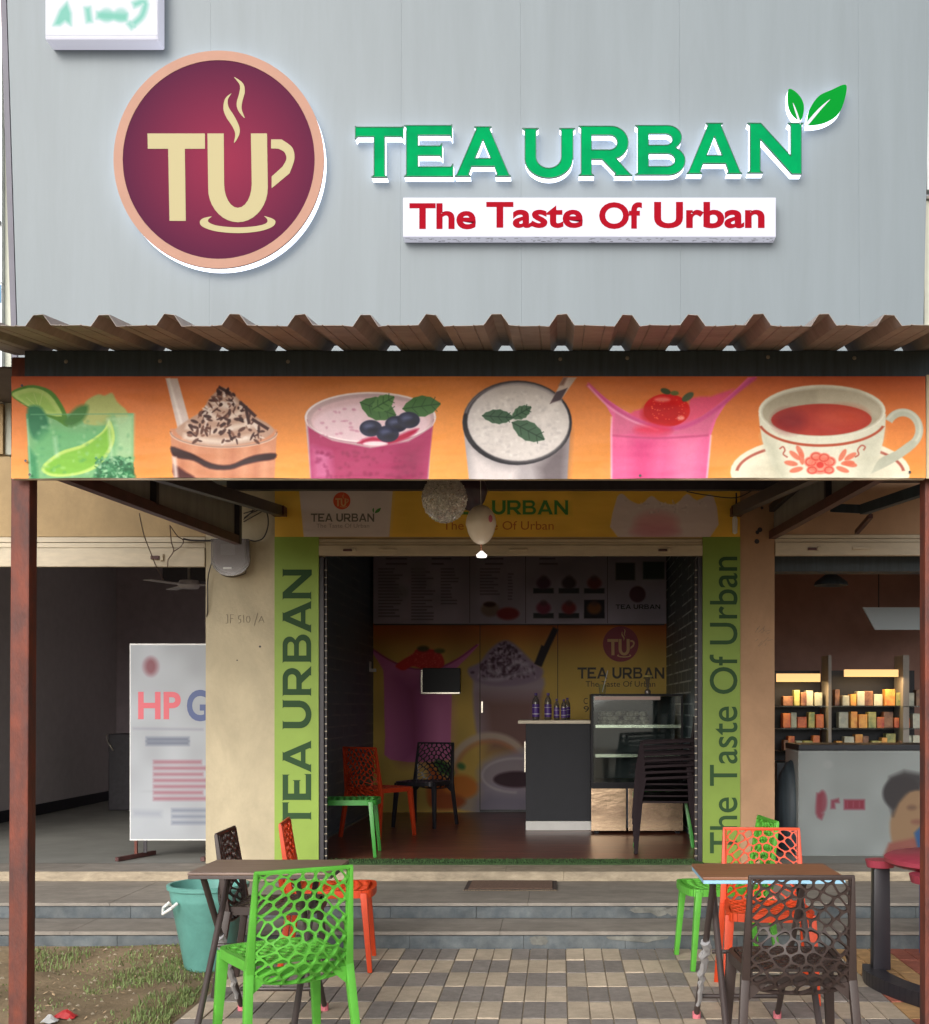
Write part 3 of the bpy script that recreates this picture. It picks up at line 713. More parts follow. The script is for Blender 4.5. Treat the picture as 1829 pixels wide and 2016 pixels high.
# ---- vertical lime strips
def cg(p): return ((700+p[0]/2.4)*.7666, (1380+p[1]/2.4)*.7666)
t = thing('sign_strip', 'tall lime green strip left of the doorway reading TEA URBAN upwards', 'sign', (X(584,YW), YW-.01, ZF))
B('strip_panel', M['strip_green'], t, X(541,YW), X(628,YW), YW-.010, YW-.001, ZF+.004, H(1057,YW), bevel=.001)
for ch, a, b_ in [('N',195,380),('A',390,590),('B',595,770),('R',795,975),('U',1000,1180),('A',1250,1450),('E',1460,1622),('T',1633,1800)]:
    (xa, ya), (xb, yb) = cg((62, a)), cg((238, b_))
    multi([glyph(ch, xa, ya, xb, yb, True)], 'letter', M['letter_green'], t, YW-.0112, .001)
t = thing('sign_strip', 'tall lime green strip right of the doorway reading The Taste Of Urban upwards', 'sign', (X(1420,YW), YW-.01, ZF))
B('strip_panel', mat('shaded_lime_print', col(128,154,66), .5, noise=.07, nscale=2, spec=.3), t, X(1383,YW), X(1457,YW), YW-.010, YW-.001, ZF+.004, H(1055,YW), bevel=.001)  # lime print with the shade of this side mixed into its colour
word('The Taste Of Urban', (1397,1096,1452,1680), 'lettering', M['letter_green'], t, YW-.0112, .001, bold=.006, rot=True)

# ---- middle shop room
room = structure('tea_shop_room')
YK = 13.17; xrl, xrr = X(735,YK), X(1312,YK); zc = 3.3
MB().quad((xrl-.02,YW+.0,ZF+.001),(xrr+.02,YW+.0,ZF+.001),(xrr+.02,YK+.02,ZF+.001),(xrl-.02,YK+.02,ZF+.001)).build('floor', M['laminate'], room)
B('left_wall', M['brick_paper2'], room, xrl-.12, xrl, YW+.24, YK+.1, ZF-.02, zc)
B('right_wall', M['brick_paper'], room, xrr, xrr+.12, YW+.24, YK+.1, ZF-.02, zc)
B('ceiling', M['grey_wall_dark'], room, xrl-.2, xrr+.2, YW+.1, YK+.1, zc+.001, zc+.1)
B('rear_wall', M['beige'], room, xrl-.2, xrr+.2, YK+.003, YK+.2, ZF-.02, zc+.0)
B('skirting', M['mortar'], room, xrl+.001, xrl+.012, YW+.26, YK, ZF+.002, ZF+.012)
B('turf_backing', M['turf'], room, xO0+.0, xO1-.0, YW-.10, YW+.16, ZF+.002, ZF+.012)
tm = MB()
for _ in range(5200):
    x = random.uniform(xO0+.03, xO1-.01); y = random.uniform(YW-.11, YW+.15); a = random.random()*6.28; h = random.uniform(.008,.02)
    tm.add([(x,y,ZF+.010),(x+.005*math.cos(a),y+.005*math.sin(a),ZF+.010),(x+random.uniform(-.01,.01),y+random.uniform(-.01,.004),ZF+.01+h)], [(0,1,2)])
o = tm.build('turf_strip', mat('turf_blades', col(66,98,52), .8, noise=.3, nscale=60), None, kind='stuff')

# rear mural
cv = Cv(735, 1228, 1312, 1602, 1.6, (204,172,86))
n_ = vnoise(cv.h, cv.w, 90, 21)
gx = np.linspace(0, 1, cv.w)[None, :, None]; gyy = np.linspace(0, 1, cv.h)[:, None, None]
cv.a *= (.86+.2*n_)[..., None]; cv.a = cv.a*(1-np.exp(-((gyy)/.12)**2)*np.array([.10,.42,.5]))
def c8(x, y): return ((800+x/2.965)*.7666, (1600+y/2.965)*.7666)
cv.T = (800*.7666, 1600*.7666, .7666/2.965)
pink = (196,110,158); dpink = (150,60,100)
cv.poly([(455,190),(520,235),(600,290),(700,320),(800,350),(950,340),(1080,290),(1180,220),(1260,165),(1270,172),(1180,270),(1120,330),(1075,420),(1060,900),(1050,1040),(600,1040),(560,860),(550,420),(530,330),(450,205)], pink, 2, sm=3)
cv.line([(452,190),(600,285),(760,345),(950,345),(1120,270),(1262,165)], 14, dpink, 2, .8, sm=5)
cv.poly([(660,430),(850,430),(880,800),(860,1040),(700,1040)], (120,50,90), 40, .75)
cv.poly([(900,600),(1060,600),(1050,1020),(920,1000)], (208,130,176), 30, .55)
cv.poly([(770,235),(800,200),(870,195),(960,215),(1000,260),(1010,320),(960,350),(850,350),(770,330),(700,360),(640,330),(680,290)], (200,48,44), 3, sm=4)
for _ in range(60): cv.ell(random.uniform(720,990), random.uniform(230,335), 5, 4, (230,110,90), 2, .5)
cv.ell(850, 195, 45, 22, (86,76,40), 4); cv.ell(975, 212, 40, 18, (100,96,48), 4)
# cream topped chocolate shake
cv.poly([(1230,420),(1300,400),(1600,400),(1770,420),(1740,600),(1700,900),(1330,900),(1250,800)], (168,150,160), 6, sm=3)
cv.poly([(1290,560),(1740,560),(1690,1000),(1330,1000)], (128,92,84), 30, .85)
cv.poly([(1190,350),(1280,300),(1340,220),(1420,150),(1500,135),(1580,190),(1680,290),(1760,350),(1740,420),(1600,470),(1400,480),(1240,440)], (150,130,150), 5, sm=4)
for _ in range(360):
    x = random.gauss(1480, 110); y = random.uniform(150, 420)
    if abs(x-1480) > (y-120)*1.0: continue
    cv.ell(x, y, random.uniform(6,22), random.uniform(4,12), random.choice([(66,44,60),(84,60,76),(196,180,196),(60,36,50)]), 3, .7, rot=random.uniform(0,180), n=10)
for sg in ([(1350,300),(1370,370),(1430,380),(1440,330)],[(1490,350),(1560,300),(1650,320)],[(1300,420),(1420,430),(1560,390),(1700,360)]):
    cv.line(sg, 26, (196,186,200), 6, .7, sm=4)
cv.line([(1725,320),(1779,180)], 60, (38,30,36), 3); cv.line([(1725,320),(1860,40)], 46, (38,30,36), 3)
# cup of tea at the bottom
cv.ell(1350, 1330, 330, 120, (150,140,150), 6, .7)
cv.ring(1360, 1150, 300, 290, 60, (196,178,160), 6, .9, 175, 350)
cv.ring(1360, 1150, 262, 250, 26, (190,130,90), 8, .9, 180, 345)
cv.poly([(1300,1060),(1660,960),(1860,1000),(1860,1560),(1350,1560),(1290,1300)], (150,140,156), 14, .9, sm=3)
cv.ring(1560, 1160, 260, 130, 16, (186,178,180), 4, .9, 90, 290)
cv.ell(1560, 1190, 175, 62, (60,36,46), 5)
cv.poly([(1190,1600),(1260,1350),(1360,1300),(1800,1330),(1800,1600)], (120,116,132), 16, .7)
# snacks
cv.poly([(880,1250),(900,1080),(960,1120),(1060,1230),(1100,1330),(1020,1400),(900,1380)], (184,96,44), 8, sm=3)
cv.poly([(1010,1250),(1060,1170),(1180,1160),(1260,1220),(1250,1300),(1160,1340),(1040,1320)], (206,124,50), 8, sm=3)
cv.poly([(900,1340),(1010,1290),(1140,1320),(1170,1370),(1080,1420),(930,1410)], (170,86,40), 8, sm=3)
for (x, y, r_) in [(970,1070,30),(1010,1100,40),(1050,1135,30),(1140,1090,24),(990,1130,22)]: cv.ell(x, y, r_*1.3, r_, (60,110,60), 5, .9, rot=r_)
cv.T = (0, 0, 1)
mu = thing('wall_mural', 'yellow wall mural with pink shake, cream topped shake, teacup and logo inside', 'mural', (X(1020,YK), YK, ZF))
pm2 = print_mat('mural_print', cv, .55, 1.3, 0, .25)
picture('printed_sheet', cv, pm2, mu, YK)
small_logo(1222, 1268, 35, YK-.002, mu, M['logo_red'], M['logo_cream'], .002)
caps('TEA URBAN', 1137, 1314, 1308, 1336, 'lettering', M['letter_brown'], mu, YK-.002, .002)
word('The Taste Of Urban', (1153,1341,1290,1352), 'lettering', M['letter_brown'], mu, YK-.002, .002)
word('C', (1149,1374,1157,1386), 'lettering', M['letter_brown'], mu, YK-.002, .002)
word('90', (1149,1390,1172,1402), 'lettering', M['letter_brown'], mu, YK-.002, .002)
for xx in (945, 1098): B('panel_joint', M['letter_brown'], mu, X(xx,YK)-.004, X(xx,YK)+.004, YK-.003, YK-.001, ZF+.002 if xx < 1000 else H(1400,YK), H(1229,YK))
B('door_bottom_gap', M['dark'], mu, X(945,YK), X(1140,YK), YK-.004, YK-.001, ZF+.002, ZF+.03)
B('door_handle', M['steel'], mu, X(948,YK), X(951,YK), YK-.04, YK-.004, H(1403,YK), H(1381,YK))
# wall hatch / small screen
t = thing('wall_screen', 'small black screen with silver lower edge on the pink shake mural', 'screen', (X(868,YK-.06), YK-.06, H(1365,YK-.06)))
B('casing', M['black'], t, X(832,YK-.1), X(906,YK-.1), YK-.10, YK-.006, H(1364,YK-.1), H(1315,YK-.1), bevel=.006)
B('lower_edge', M['steel'], t, X(829,YK-.1), X(905,YK-.1), YK-.115, YK-.10, H(1366,YK-.1), H(1363,YK-.1))
B('side_edge', M['steel'], t, X(829,YK-.1), X(832,YK-.1), YK-.115, YK-.10, H(1362,YK-.1), H(1319,YK-.1))
t = thing('wall_switch', 'small white switch plate where the left wall meets the mural', 'switch', (xrl+.02, YK-.2, H(1320,YK)))
B('switch_plate', M['white_plastic'], t, xrl+.001, xrl+.014, YK-.30, YK-.22, H(1324,YK), H(1304,YK), bevel=.002)
B('plug', M['white_plastic'], t, xrl+.014, xrl+.07, YK-.29, YK-.24, H(1324,YK), H(1318,YK), bevel=.002)

# menu board
YM = 12.95
cv = Cv(735, 1086, 1312, 1228, 1.6, (176,168,184))
n_ = vnoise(cv.h, cv.w, 50, 31); cv.a *= (.92+.16*n_)[..., None]
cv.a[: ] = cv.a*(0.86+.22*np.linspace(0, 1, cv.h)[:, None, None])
for x0_, x1_, y0_, y1_ in [(745,800,1120,1215),(810,860,1120,1220),(868,905,1120,1190),(945,990,1120,1175),(1000,1012,1130,1180)]:
    y = y0_
    while y < y1_:
        cv.line([(x0_, y), (x0_+(x1_-x0_)*random.uniform(.5,.95), y)], 2.2, (66,60,70), 2, .55)
        y += 6.2
for y_ in (1100, 1110):
    for x_ in (760, 850, 955, 1062): cv.line([(x_, y_), (x_+random.uniform(20,45), y_)], 3, (70,58,68), 2, .6)
for i in range(3):
    for j in range(2):
        cx = 1070+i*50; cy_ = 1150+j*49
        cv.poly([(cx-20,cy_+8),(cx+20,cy_+8),(cx+20,cy_+18),(cx-20,cy_+18)], (60,62,66), 2)
        cc = [[(96,66,84),(80,66,70),(130,70,70)],[(150,70,96),(150,60,64),(150,98,58)]][j][i]
        if (i, j) == (2, 1): cv.poly([(cx-20,cy_-18),(cx+20,cy_-18),(cx+20,cy_+18),(cx-20,cy_+18)], (44,40,50), 2)
        cv.ell(cx, cy_-2, 14, 12, cc, 5)
        cv.ell(cx, cy_-12, 7, 6, (90,70,76), 4, .6)
cv.ell(965, 1200, 18, 14, (150,130,118), 5); cv.ell(964, 1190, 12, 5, (80,50,46), 4); cv.ell(1000, 1208, 22, 12, (150,50,52), 5)
cv.ell(825, 1118, 14, 14, (150,148,156), 8, .7); cv.ell(790, 1165, 14, 12, (150,148,156), 8, .6)
cv.poly([(1212,1108),(1250,1108),(1250,1142),(1212,1142)], (70,72,74), 3); cv.poly([(1266,1106),(1308,1106),(1308,1140),(1266,1140)], (62,76,72), 3)
cv.ell(1255, 1170, 16, 16, (96,62,72), 3)
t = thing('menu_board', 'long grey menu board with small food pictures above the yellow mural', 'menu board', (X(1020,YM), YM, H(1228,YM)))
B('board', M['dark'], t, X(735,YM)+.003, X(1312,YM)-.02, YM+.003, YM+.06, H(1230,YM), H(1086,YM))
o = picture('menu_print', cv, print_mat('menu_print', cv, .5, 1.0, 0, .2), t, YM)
caps('TEA URBAN', 1212, 1190, 1300, 1199, 'lettering', M['counter'], t, YM-.001, .001)
for xx in (925, 1035, 1196): B('board_joint', M['dark'], t, X(xx,YM)-.003, X(xx,YM)+.003, YM-.004, YM-.001, H(1227,YM), H(1088,YM))

# counter
YC = 11.25
t = thing('counter', 'charcoal service counter with ivory top and white plinth', 'counter', (X(1098,YC), YC, ZF))
B('counter_body', M['counter'], t, X(1035,YC), X(1164,YC)-.002, YC+.02, YC+.55, ZF+.09, H(1425,YC), bevel=.004)
B('plinth', M['white_plastic'], t, X(1035,YC), X(1164,YC)-.002, YC, YC+.53, ZF+.002, ZF+.088, bevel=.003)
B('counter_top', M['counter_top'], t, X(1020,YC), X(1163,YC)-.002, YC-.03, YC+.58, H(1425,YC)+.001, H(1418,YC), bevel=.004)
B('edge_trim', M['steel'], t, X(1033,YC)-.004, X(1035,YC)-.001, YC+.005, YC+.02, H(1520,YC), H(1460,YC))
zct = H(1418, YC)
def bottle(x, y, h, label):
    t = thing('bottle', label, 'bottle', (x, y, zct+.001), group='purple labelled bottles on the counter'); s_ = h/.26; z0 = zct+.001
    def lz(p): return [(r*s_, z*s_) for r, z in p]
    MB().lathe(lz([(0,0),(.030,0),(.034,.01),(.034,.17),(.030,.195),(.014,.225),(.013,.235),(0,.235)]), (x,y,z0), 16).build('bottle_body', M['meter'], t, smooth=True)
    MB().lathe(lz([(.0345,.03),(.0352,.035),(.0352,.145),(.0345,.15)]), (x,y,z0), 16).build('label', M['purple'], t, smooth=True)
    MB().lathe(lz([(.0358,.055),(.0358,.062)]), (x,y,z0), 16).build('label_band', M['white_plastic'], t)
    MB().lathe(lz([(.0358,.118),(.0358,.122)]), (x,y,z0), 16).build('label_band', M['white_plastic'], t)
    MB().lathe(lz([(.015,.2355),(.015,.258),(0,.258)]), (x,y,z0), 12).build('cap', M['purple'], t)
for i, (px, dy, h, lb) in enumerate([(1055,.10,.26,'tall purple labelled bottle at the left end of the counter row'),(1079,.12,.26,'tall purple labelled bottle second from the left on the counter'),
        (1096,.16,.205,'short purple labelled bottle in the middle of the counter row'),(1110,.14,.20,'short purple labelled bottle second from the right on the counter'),(1117,.30,.215,'short purple labelled bottle at the rear right of the counter row')]):
    bottle(X(px, YC+dy), YC+dy, h, lb)

# display cabinet
YD = 10.95
t = thing('display_cabinet', 'glass food display cabinet with steel base panels beside the counter', 'display cabinet', (X(1260,YD), YD, ZF))
xd0, xd1 = X(1164,YD), X(1345,YD)
zg0, zg1 = H(1540,YD), H(1366,YD)
M['base_steel'] = mat('warm_wavy_steel', col(196,170,140), .25, metal=.8, c2=col(156,132,110), nscale=2, stretch=(1,1,2.5), bump=.9, bscale=2)
for a, b_ in ((xd0, X(1233,YD)), (X(1237,YD), xd1)):
    B('base_panel', M['base_steel'], t, a, b_, YD, YD+.02, H(1636,YD), H(1552,YD), bevel=.004)
B('base_box', M['dark'], t, xd0+.004, xd1-.004, YD+.022, YD+.6, H(1630,YD), zg0-.002)
B('base_rail', M['black'], t, xd0, xd1, YD-.004, YD+.02, H(1551,YD), zg0-.004)
for xx in (xd0+.03, xd1-.07): B('foot', M['black'], t, xx, xx+.04, YD+.04, YD+.08, ZF+.002, H(1631,YD))
B('rear_panel', M['counter'], t, xd0+.02, xd1-.02, YD+.58, YD+.6, zg0, zg1-.02)
B('top_frame', M['black'], t, xd0, xd1, YD+.0, YD+.6, zg1-.018, zg1, bevel=.003)
for xx in (xd0, xd1-.02): B('corner_post', M['black'], t, xx, xx+.02, YD+.001, YD+.021, zg0, zg1-.02)
B('side_frame', M['black'], t, xd0-.0, xd0+.035, YD+.024, YD+.60, zg0, zg1-.02)
for k, py in enumerate((1430, 1488)):
    B('shelf', M['glass'], t, xd0+.04, xd1-.02, YD+.04, YD+.56, H(py,YD), H(py,YD)+.008)
    B('shelf_edge', M['steel'], t, xd0+.04, xd1-.02, YD+.026, YD+.036, H(py+3,YD), H(py-3,YD))
B('front_glass', M['glass'], t, xd0+.022, xd1-.022, YD+.006, YD+.010, zg0, zg1-.02)
B('sticker_strip', mat('pale_pink_strip', col(200,170,160), .4), t, xd0+.03, X(1300,YD), YD+.002, YD+.0045, H(1378,YD), H(1371,YD))
# things in and on the cabinet
o = MB(); 
for _ in range(70):
    a = random.uniform(xd0+.1, xd1-.3); o.lathe([(0,0),(.03,.01),(.035,.03),(.02,.045),(0,.05)], (a, YD+random.uniform(.15,.45), H(1430,YD)+.01+random.choice([0,.04,.08])), 7)
tag(o.build('snack_pile', mat('wrapped_snacks', col(120,108,96), .3, c2=col(190,180,170), nscale=30)), 'heap of wrapped snacks on the top shelf of the display cabinet', 'snacks')
t = thing('straw_cup', 'clear cup with a white straw standing on top of the display cabinet', 'cup', (X(1188,YD+.2), YD+.2, zg1))
x, y, z = X(1186,YD+.2), YD+.2, zg1+.001
MB().lathe([(0,0),(.028,0),(.038,.09)], (x,y,z), 14).build('cup', M['glass'], t); MB().tube([(x,y,z+.02),(x+.05,y,z+.22)], .004, 6).build('straw', M['white_plastic'], t)
t = thing('glass_jar', 'small jar with a yellow lid on top of the display cabinet', 'jar', (X(1278,YD+.3), YD+.3, zg1))
x, y, z = X(1275,YD+.3), YD+.3, zg1+.001
MB().lathe([(0,0),(.03,0),(.03,.03),(.012,.05),(.02,.13),(.03,.16)], (x,y,z), 14).build('jar_body', M['meter'], t, smooth=True); MB().lathe([(0,.161),(.045,.161),(.045,.178),(0,.178)], (x,y,z), 14).build('lid', mat('yellow_lid', col(200,180,90), .4), t)

# ------------------------------------------------------------------ web-backed plastic chairs
def clip_poly(P, a, n):
    out = []
    for i in range(len(P)):
        p, q = P[i], P[(i+1) % len(P)]; dp = (p[0]-a[0])*n[0]+(p[1]-a[1])*n[1]; dq = (q[0]-a[0])*n[0]+(q[1]-a[1])*n[1]
        if dp <= 0: out.append(p)
        if (dp < 0 < dq) or (dq < 0 < dp):
            t_ = dp/(dp-dq); out.append((p[0]+(q[0]-p[0])*t_, p[1]+(q[1]-p[1])*t_))
    return out
def web(W, Hh, seeds, strut, seg=4):
    """flat web: cells of a relaxed scale pattern with rounded holes; returns verts, faces in (u,v)"""
    V = []; idx = {}; Fc = []
    def vid(p):
        k = (round(p[0], 5), round(p[1], 5))
        if k not in idx: idx[k] = len(V); V.append(p)
        return idx[k]
    for i, s_ in enumerate(seeds):
        P = [(0,0),(W,0),(W,Hh),(0,Hh)]
        for j, q in enumerate(seeds):
            if i == j: continue
            if (q[0]-s_[0])**2+(q[1]-s_[1])**2 > (.55*W)**2: continue
            P = clip_poly(P, ((s_[0]+q[0])/2, (s_[1]+q[1])/2), (q[0]-s_[0], q[1]-s_[1]))
            if not P: break
        if len(P) < 3: continue
        Q = []
        for a in range(len(P)):
            if math.hypot(P[a][0]-P[a-1][0], P[a][1]-P[a-1][1]) > 1e-4: Q.append(P[a])
        P = Q
        if len(P) < 3: continue
        out = []
        for a in range(len(P)):
            p, q = P[a], P[(a+1) % len(P)]; lo = p < q
            for k in range(seg):
                t_ = k/seg; out.append((p[0]+(q[0]-p[0])*t_, p[1]+(q[1]-p[1])*t_))
        cx = sum(p[0] for p in P)/len(P); cy_ = sum(p[1] for p in P)/len(P)
        # inner loop: push every edge inwards by the strut width, then round
        inner = list(P); m_ = len(P); area = 0
        for a in range(m_): area += P[a][0]*P[(a+1)%m_][1]-P[(a+1)%m_][0]*P[a][1]
        sg = 1 if area > 0 else -1
        for a in range(m_):
            p, q = P[a], P[(a+1) % m_]; dx, dy = q[0]-p[0], q[1]-p[1]; d = math.hypot(dx, dy); nx, ny = dy/d*sg, -dx/d*sg
            inner = clip_poly(inner, (p[0]-nx*strut, p[1]-ny*strut), (nx, ny))
            if len(inner) < 3: break
        oi = [vid(p) for p in out]
        if len(inner) < 3:
            Fc.append(tuple(oi)); continue
        inn = []
        L_ = len(out)
        ic = (sum(p[0] for p in inner)/len(inner), sum(p[1] for p in inner)/len(inner))
        for p in out:                                    # ray from the inner centre to the outer sample, cut with the inner loop
            best = 1.0; dx, dy = p[0]-ic[0], p[1]-ic[1]
            for a in range(len(inner)):
                q, r_ = inner[a], inner[(a+1) % len(inner)]; ex, ey = r_[0]-q[0], r_[1]-q[1]; den = dx*ey-dy*ex
                if abs(den) < 1e-12: continue
                t_ = ((q[0]-ic[0])*ey-(q[1]-ic[1])*ex)/den; u_ = ((q[0]-ic[0])*dy-(q[1]-ic[1])*dx)/den
                if 0 < t_ < best and -.001 <= u_ <= 1.001: best = t_
            inn.append((ic[0]+dx*best, ic[1]+dy*best))
        for _ in range(3): inn = [((inn[a-1][0]+2*inn[a][0]+inn[(a+1)%L_][0])/4, (inn[a-1][1]+2*inn[a][1]+inn[(a+1)%L_][1])/4) for a in range(L_)]
        ii = []
        for p in inn: V.append(p); ii.append(len(V)-1)
        for a in range(L_): Fc.append((oi[a], oi[(a+1)%L_], ii[(a+1)%L_], ii[a]))
    return V, Fc
def scale_seeds(W, Hh, rows, cols, arch, seed, jit=.12):
    r_ = random.Random(seed); S = []
    for i in range(rows+4):
        base = (i-.5)*Hh/rows-arch*.3
        for k in range(-1, cols+2):
            u = (k+(.5 if i % 2 else 0)+.25)/cols
            y = base-arch*(2*u-1)**2*.8+arch*.35+r_.uniform(-1,1)*jit*Hh/rows
            x = (u+r_.uniform(-1,1)*jit/cols)*W
            if -.02 < x < W+.02 and -.02 < y < Hh+.03: S.append((x, y))
    return S
def bake(mb, name, m, parent, thick, smooth=True):
    o = mb.build(name, m, parent, local=True); md = o.modifiers.new('t', 'SOLIDIFY'); md.thickness = thick; md.offset = 0
    dg = bpy.context.evaluated_depsgraph_get(); dg.update()
    me = bpy.data.meshes.new_from_object(o.evaluated_get(dg)); o.modifiers.clear(); o.data = me; me.name = name
    for p in me.polygons: p.use_smooth = True
    me.set_sharp_from_angle(angle=R(40))
    return o
WB, HB = .372, .50
backV, backF = web(WB, HB, scale_seeds(WB, HB, 11, 7, .12, 3, .16), .0030)
seatV, seatF = web(.36, .34, scale_seeds(.36, .34, 8, 7, .03, 9), .0048)
def back_pt(u, v):
    a = 2*u/WB-1; t_ = v/HB                      # t_: 0 under the seat, 1 at the top rail
    bul = 1-a*a
    z = .375+.425*t_-.022*bul*(1-t_)**2
    y = -.205-.05*t_-.055*bul*math.sin(min(1, (t_+.06)/.62)*math.pi)**.8*(1 if t_ < .56 else 0) - .012*bul
    if t_ < .16: y += .22*(.16-t_)*bul          # sweeps forward under the seat
    hw = .190-.006*t_
    return (a*hw, y, z)
def make_chair(m, label, group):
    t = thing('web_chair', label, 'chair', (0,0,0), 0, group)
    mb = MB(); mb.v = [back_pt(*p) for p in backV]; mb.f = list(backF); bk = bake(mb, 'backrest', m, t, .016)
    fm = MB()
    for s_ in (-1, 1):
        fm.bar((s_*.203,-.203,.40),(s_*.194,-.262,.806), .034, .036, up=(0,1,0), w2=.013, h2=.018)
    fm.bar((-.200,-.262,.805),(.200,-.262,.805), .013, .016)
    fm.build('back_frame', m, t, bevel=.003, local=True, smooth='auto')
    mb = MB(); mb.v = [((u/.36-.5)*.37, -.185+v/.34*.39, .437-.010*(1-(2*u/.36-1)**2)*(1-(2*v/.34-1)**2)) for u, v in seatV]; mb.f = list(seatF); bake(mb, 'seat', m, t, .012)
    rim = MB()
    ol = [(-.185,-.20),(-.195,-.05),(-.205,.12),(-.198,.185),(-.16,.222),(0,.236),(.16,.222),(.198,.185),(.205,.12),(.195,-.05),(.185,-.20)]
    ol2 = smooth_loop(ol, 4, False)
    for a, b_ in zip(ol2[:-1], ol2[1:]): rim.bar((a[0],a[1],.424),(b_[0],b_[1],.424), .022, .040)
    rim.bar((-.185,-.198,.405),(.185,-.198,.405), .018, .03)
    rim.build('seat_frame', m, t, local=True)
    for s_ in (-1, 1):
        MB().bar((s_*.197,.185,.43),(s_*.222,.222,0), .046, .036, up=(0,1,0), w2=.030, h2=.026).build('leg', m, t, bevel=.004, local=True, smooth='auto')
        MB().bar((s_*.2035,-.201,.425),(s_*.232,-.262,0), .0335, .0365, up=(0,1,0), w2=.030, h2=.030).build('leg', m, t, bevel=.004, local=True, smooth='auto')
        MB().add([(s_*.19,-.20,.40),(s_*.19,-.20,.33),(s_*.12,-.20,.392),(s_*.19,-.215,.40),(s_*.19,-.215,.33),(s_*.12,-.215,.392)], [(0,1,2),(3,5,4),(0,3,4,1),(1,4,5,2),(2,5,3,0)]).build('gusset', m, t, local=True)
    return t
proto = {}
GO = 'plastic web-backed chairs outside and inside the tea shop'
def chair(key, m, x, y, face, label, z=0):
    """face: heading of the seat front, degrees from straight away (+y), positive to the left"""
    if key not in proto: o = make_chair(m, label, GO); proto[key] = o
    else: o = copy_tree(proto[key]); o['label'] = label
    o.location = (x, y, z); o.rotation_euler = (0, 0, R(face))
chair('g', M['green_plastic'], -1.135, 4.90, 31, 'bright green web-backed chair with its back to the viewer at the left table')
chair('b', M['brown_plastic'], .915, 4.74, 0, 'dark brown web-backed chair with its back to the viewer at the right table')
chair('b', M['brown_plastic'], -1.46, 6.15, -88, 'dark brown chair seen side-on behind the left table')
chair('o', M['orange_plastic'], -1.27, 6.66, -84, 'orange web-backed chair seen side-on behind the left table')
chair('o', M['orange_plastic'], 1.045, 5.98, 176, 'orange web-backed chair facing the viewer behind the right table')
chair('g', M['green_plastic'], .93, 6.74, 96, 'green web-backed chair behind the orange one at the right table')
chair('ig', M['inner_green'], -1.66, 9.42, -86, 'green chair just inside the doorway on the left', ZF+.003)
chair('o', M['orange_plastic'], -1.62, 10.75, -34, 'orange chair standing inside against the left wall', ZF+.003)
chair('k', M['black_plastic'], -1.32, 11.65, 160, 'near black chair behind the orange one inside the shop', ZF+.003)
chair('ig', M['inner_green'], .875, 10.10, 84, 'green chair hidden behind the chair stack inside, one leg showing', ZF+.003)

# stack of plum brown armchairs
def make_stack_chair(label):
    m = M['plum_plastic']; t = thing('stacking_chair', label, 'chair', (0,0,0), 0, 'stack of plum brown plastic chairs inside the doorway')
    MB().sheet(lambda u, v: ((u-.5)*.42, -.2+v*.42, .40+.015*(2*u-1)**2), 6, 6).build('seat', m, t, local=True, solid=.012)
    mb = MB()
    for k in range(5):
        u = (k-2)*.085; mb.add([(u-.026,-.20,.42),(u+.026,-.20,.42),(u+.028,-.255,.78),(u-.028,-.255,.78),(u-.026,-.215,.42),(u+.026,-.215,.42),(u+.028,-.27,.78),(u-.028,-.27,.78)], [(0,1,2,3),(7,6,5,4),(0,3,7,4),(1,5,6,2)])
    mb.bar((-.20,-.262,.79),(.20,-.262,.79), .022, .035); mb.build('backrest', m, t, local=True)
    for s_ in (-1, 1):
        MB().bar((s_*.20,.20,.41),(s_*.215,.235,0), .045, .04, up=(0,1,0), w2=.032, h2=.03).build('leg', m, t, local=True, bevel=.004)
        MB().bar((s_*.20,-.20,.41),(s_*.235,-.275,0), .045, .04, up=(0,1,0), w2=.032, h2=.03).build('leg', m, t, local=True, bevel=.004)
        MB().bar((s_*.215,-.285,.62),(s_*.23,.16,.60), .035, .022).build('armrest', m, t, local=True, bevel=.004)
        MB().bar((s_*.228,.165,.605),(s_*.215,.20,.42), .03, .03).build('armrest_support', m, t, local=True)
    return t
sc = None
names = ['bottom chair', 'second chair from the bottom', 'third chair from the bottom', 'fourth chair from the bottom', 'fifth chair from the bottom', 'sixth chair from the bottom', 'top chair']
for i, nm in enumerate(names):
    lb = nm+' in the plum brown stack inside the doorway on the right'
    if sc is None: sc = make_stack_chair(lb); o = sc
    else: o = copy_tree(sc); o['label'] = lb
    a = R(86); dx, dy = -math.sin(a), math.cos(a)
    o.location = (.86+dx*.003*i, 9.62+dy*.003*i, ZF+.003+.047*i); o.rotation_euler = (0, 0, a)

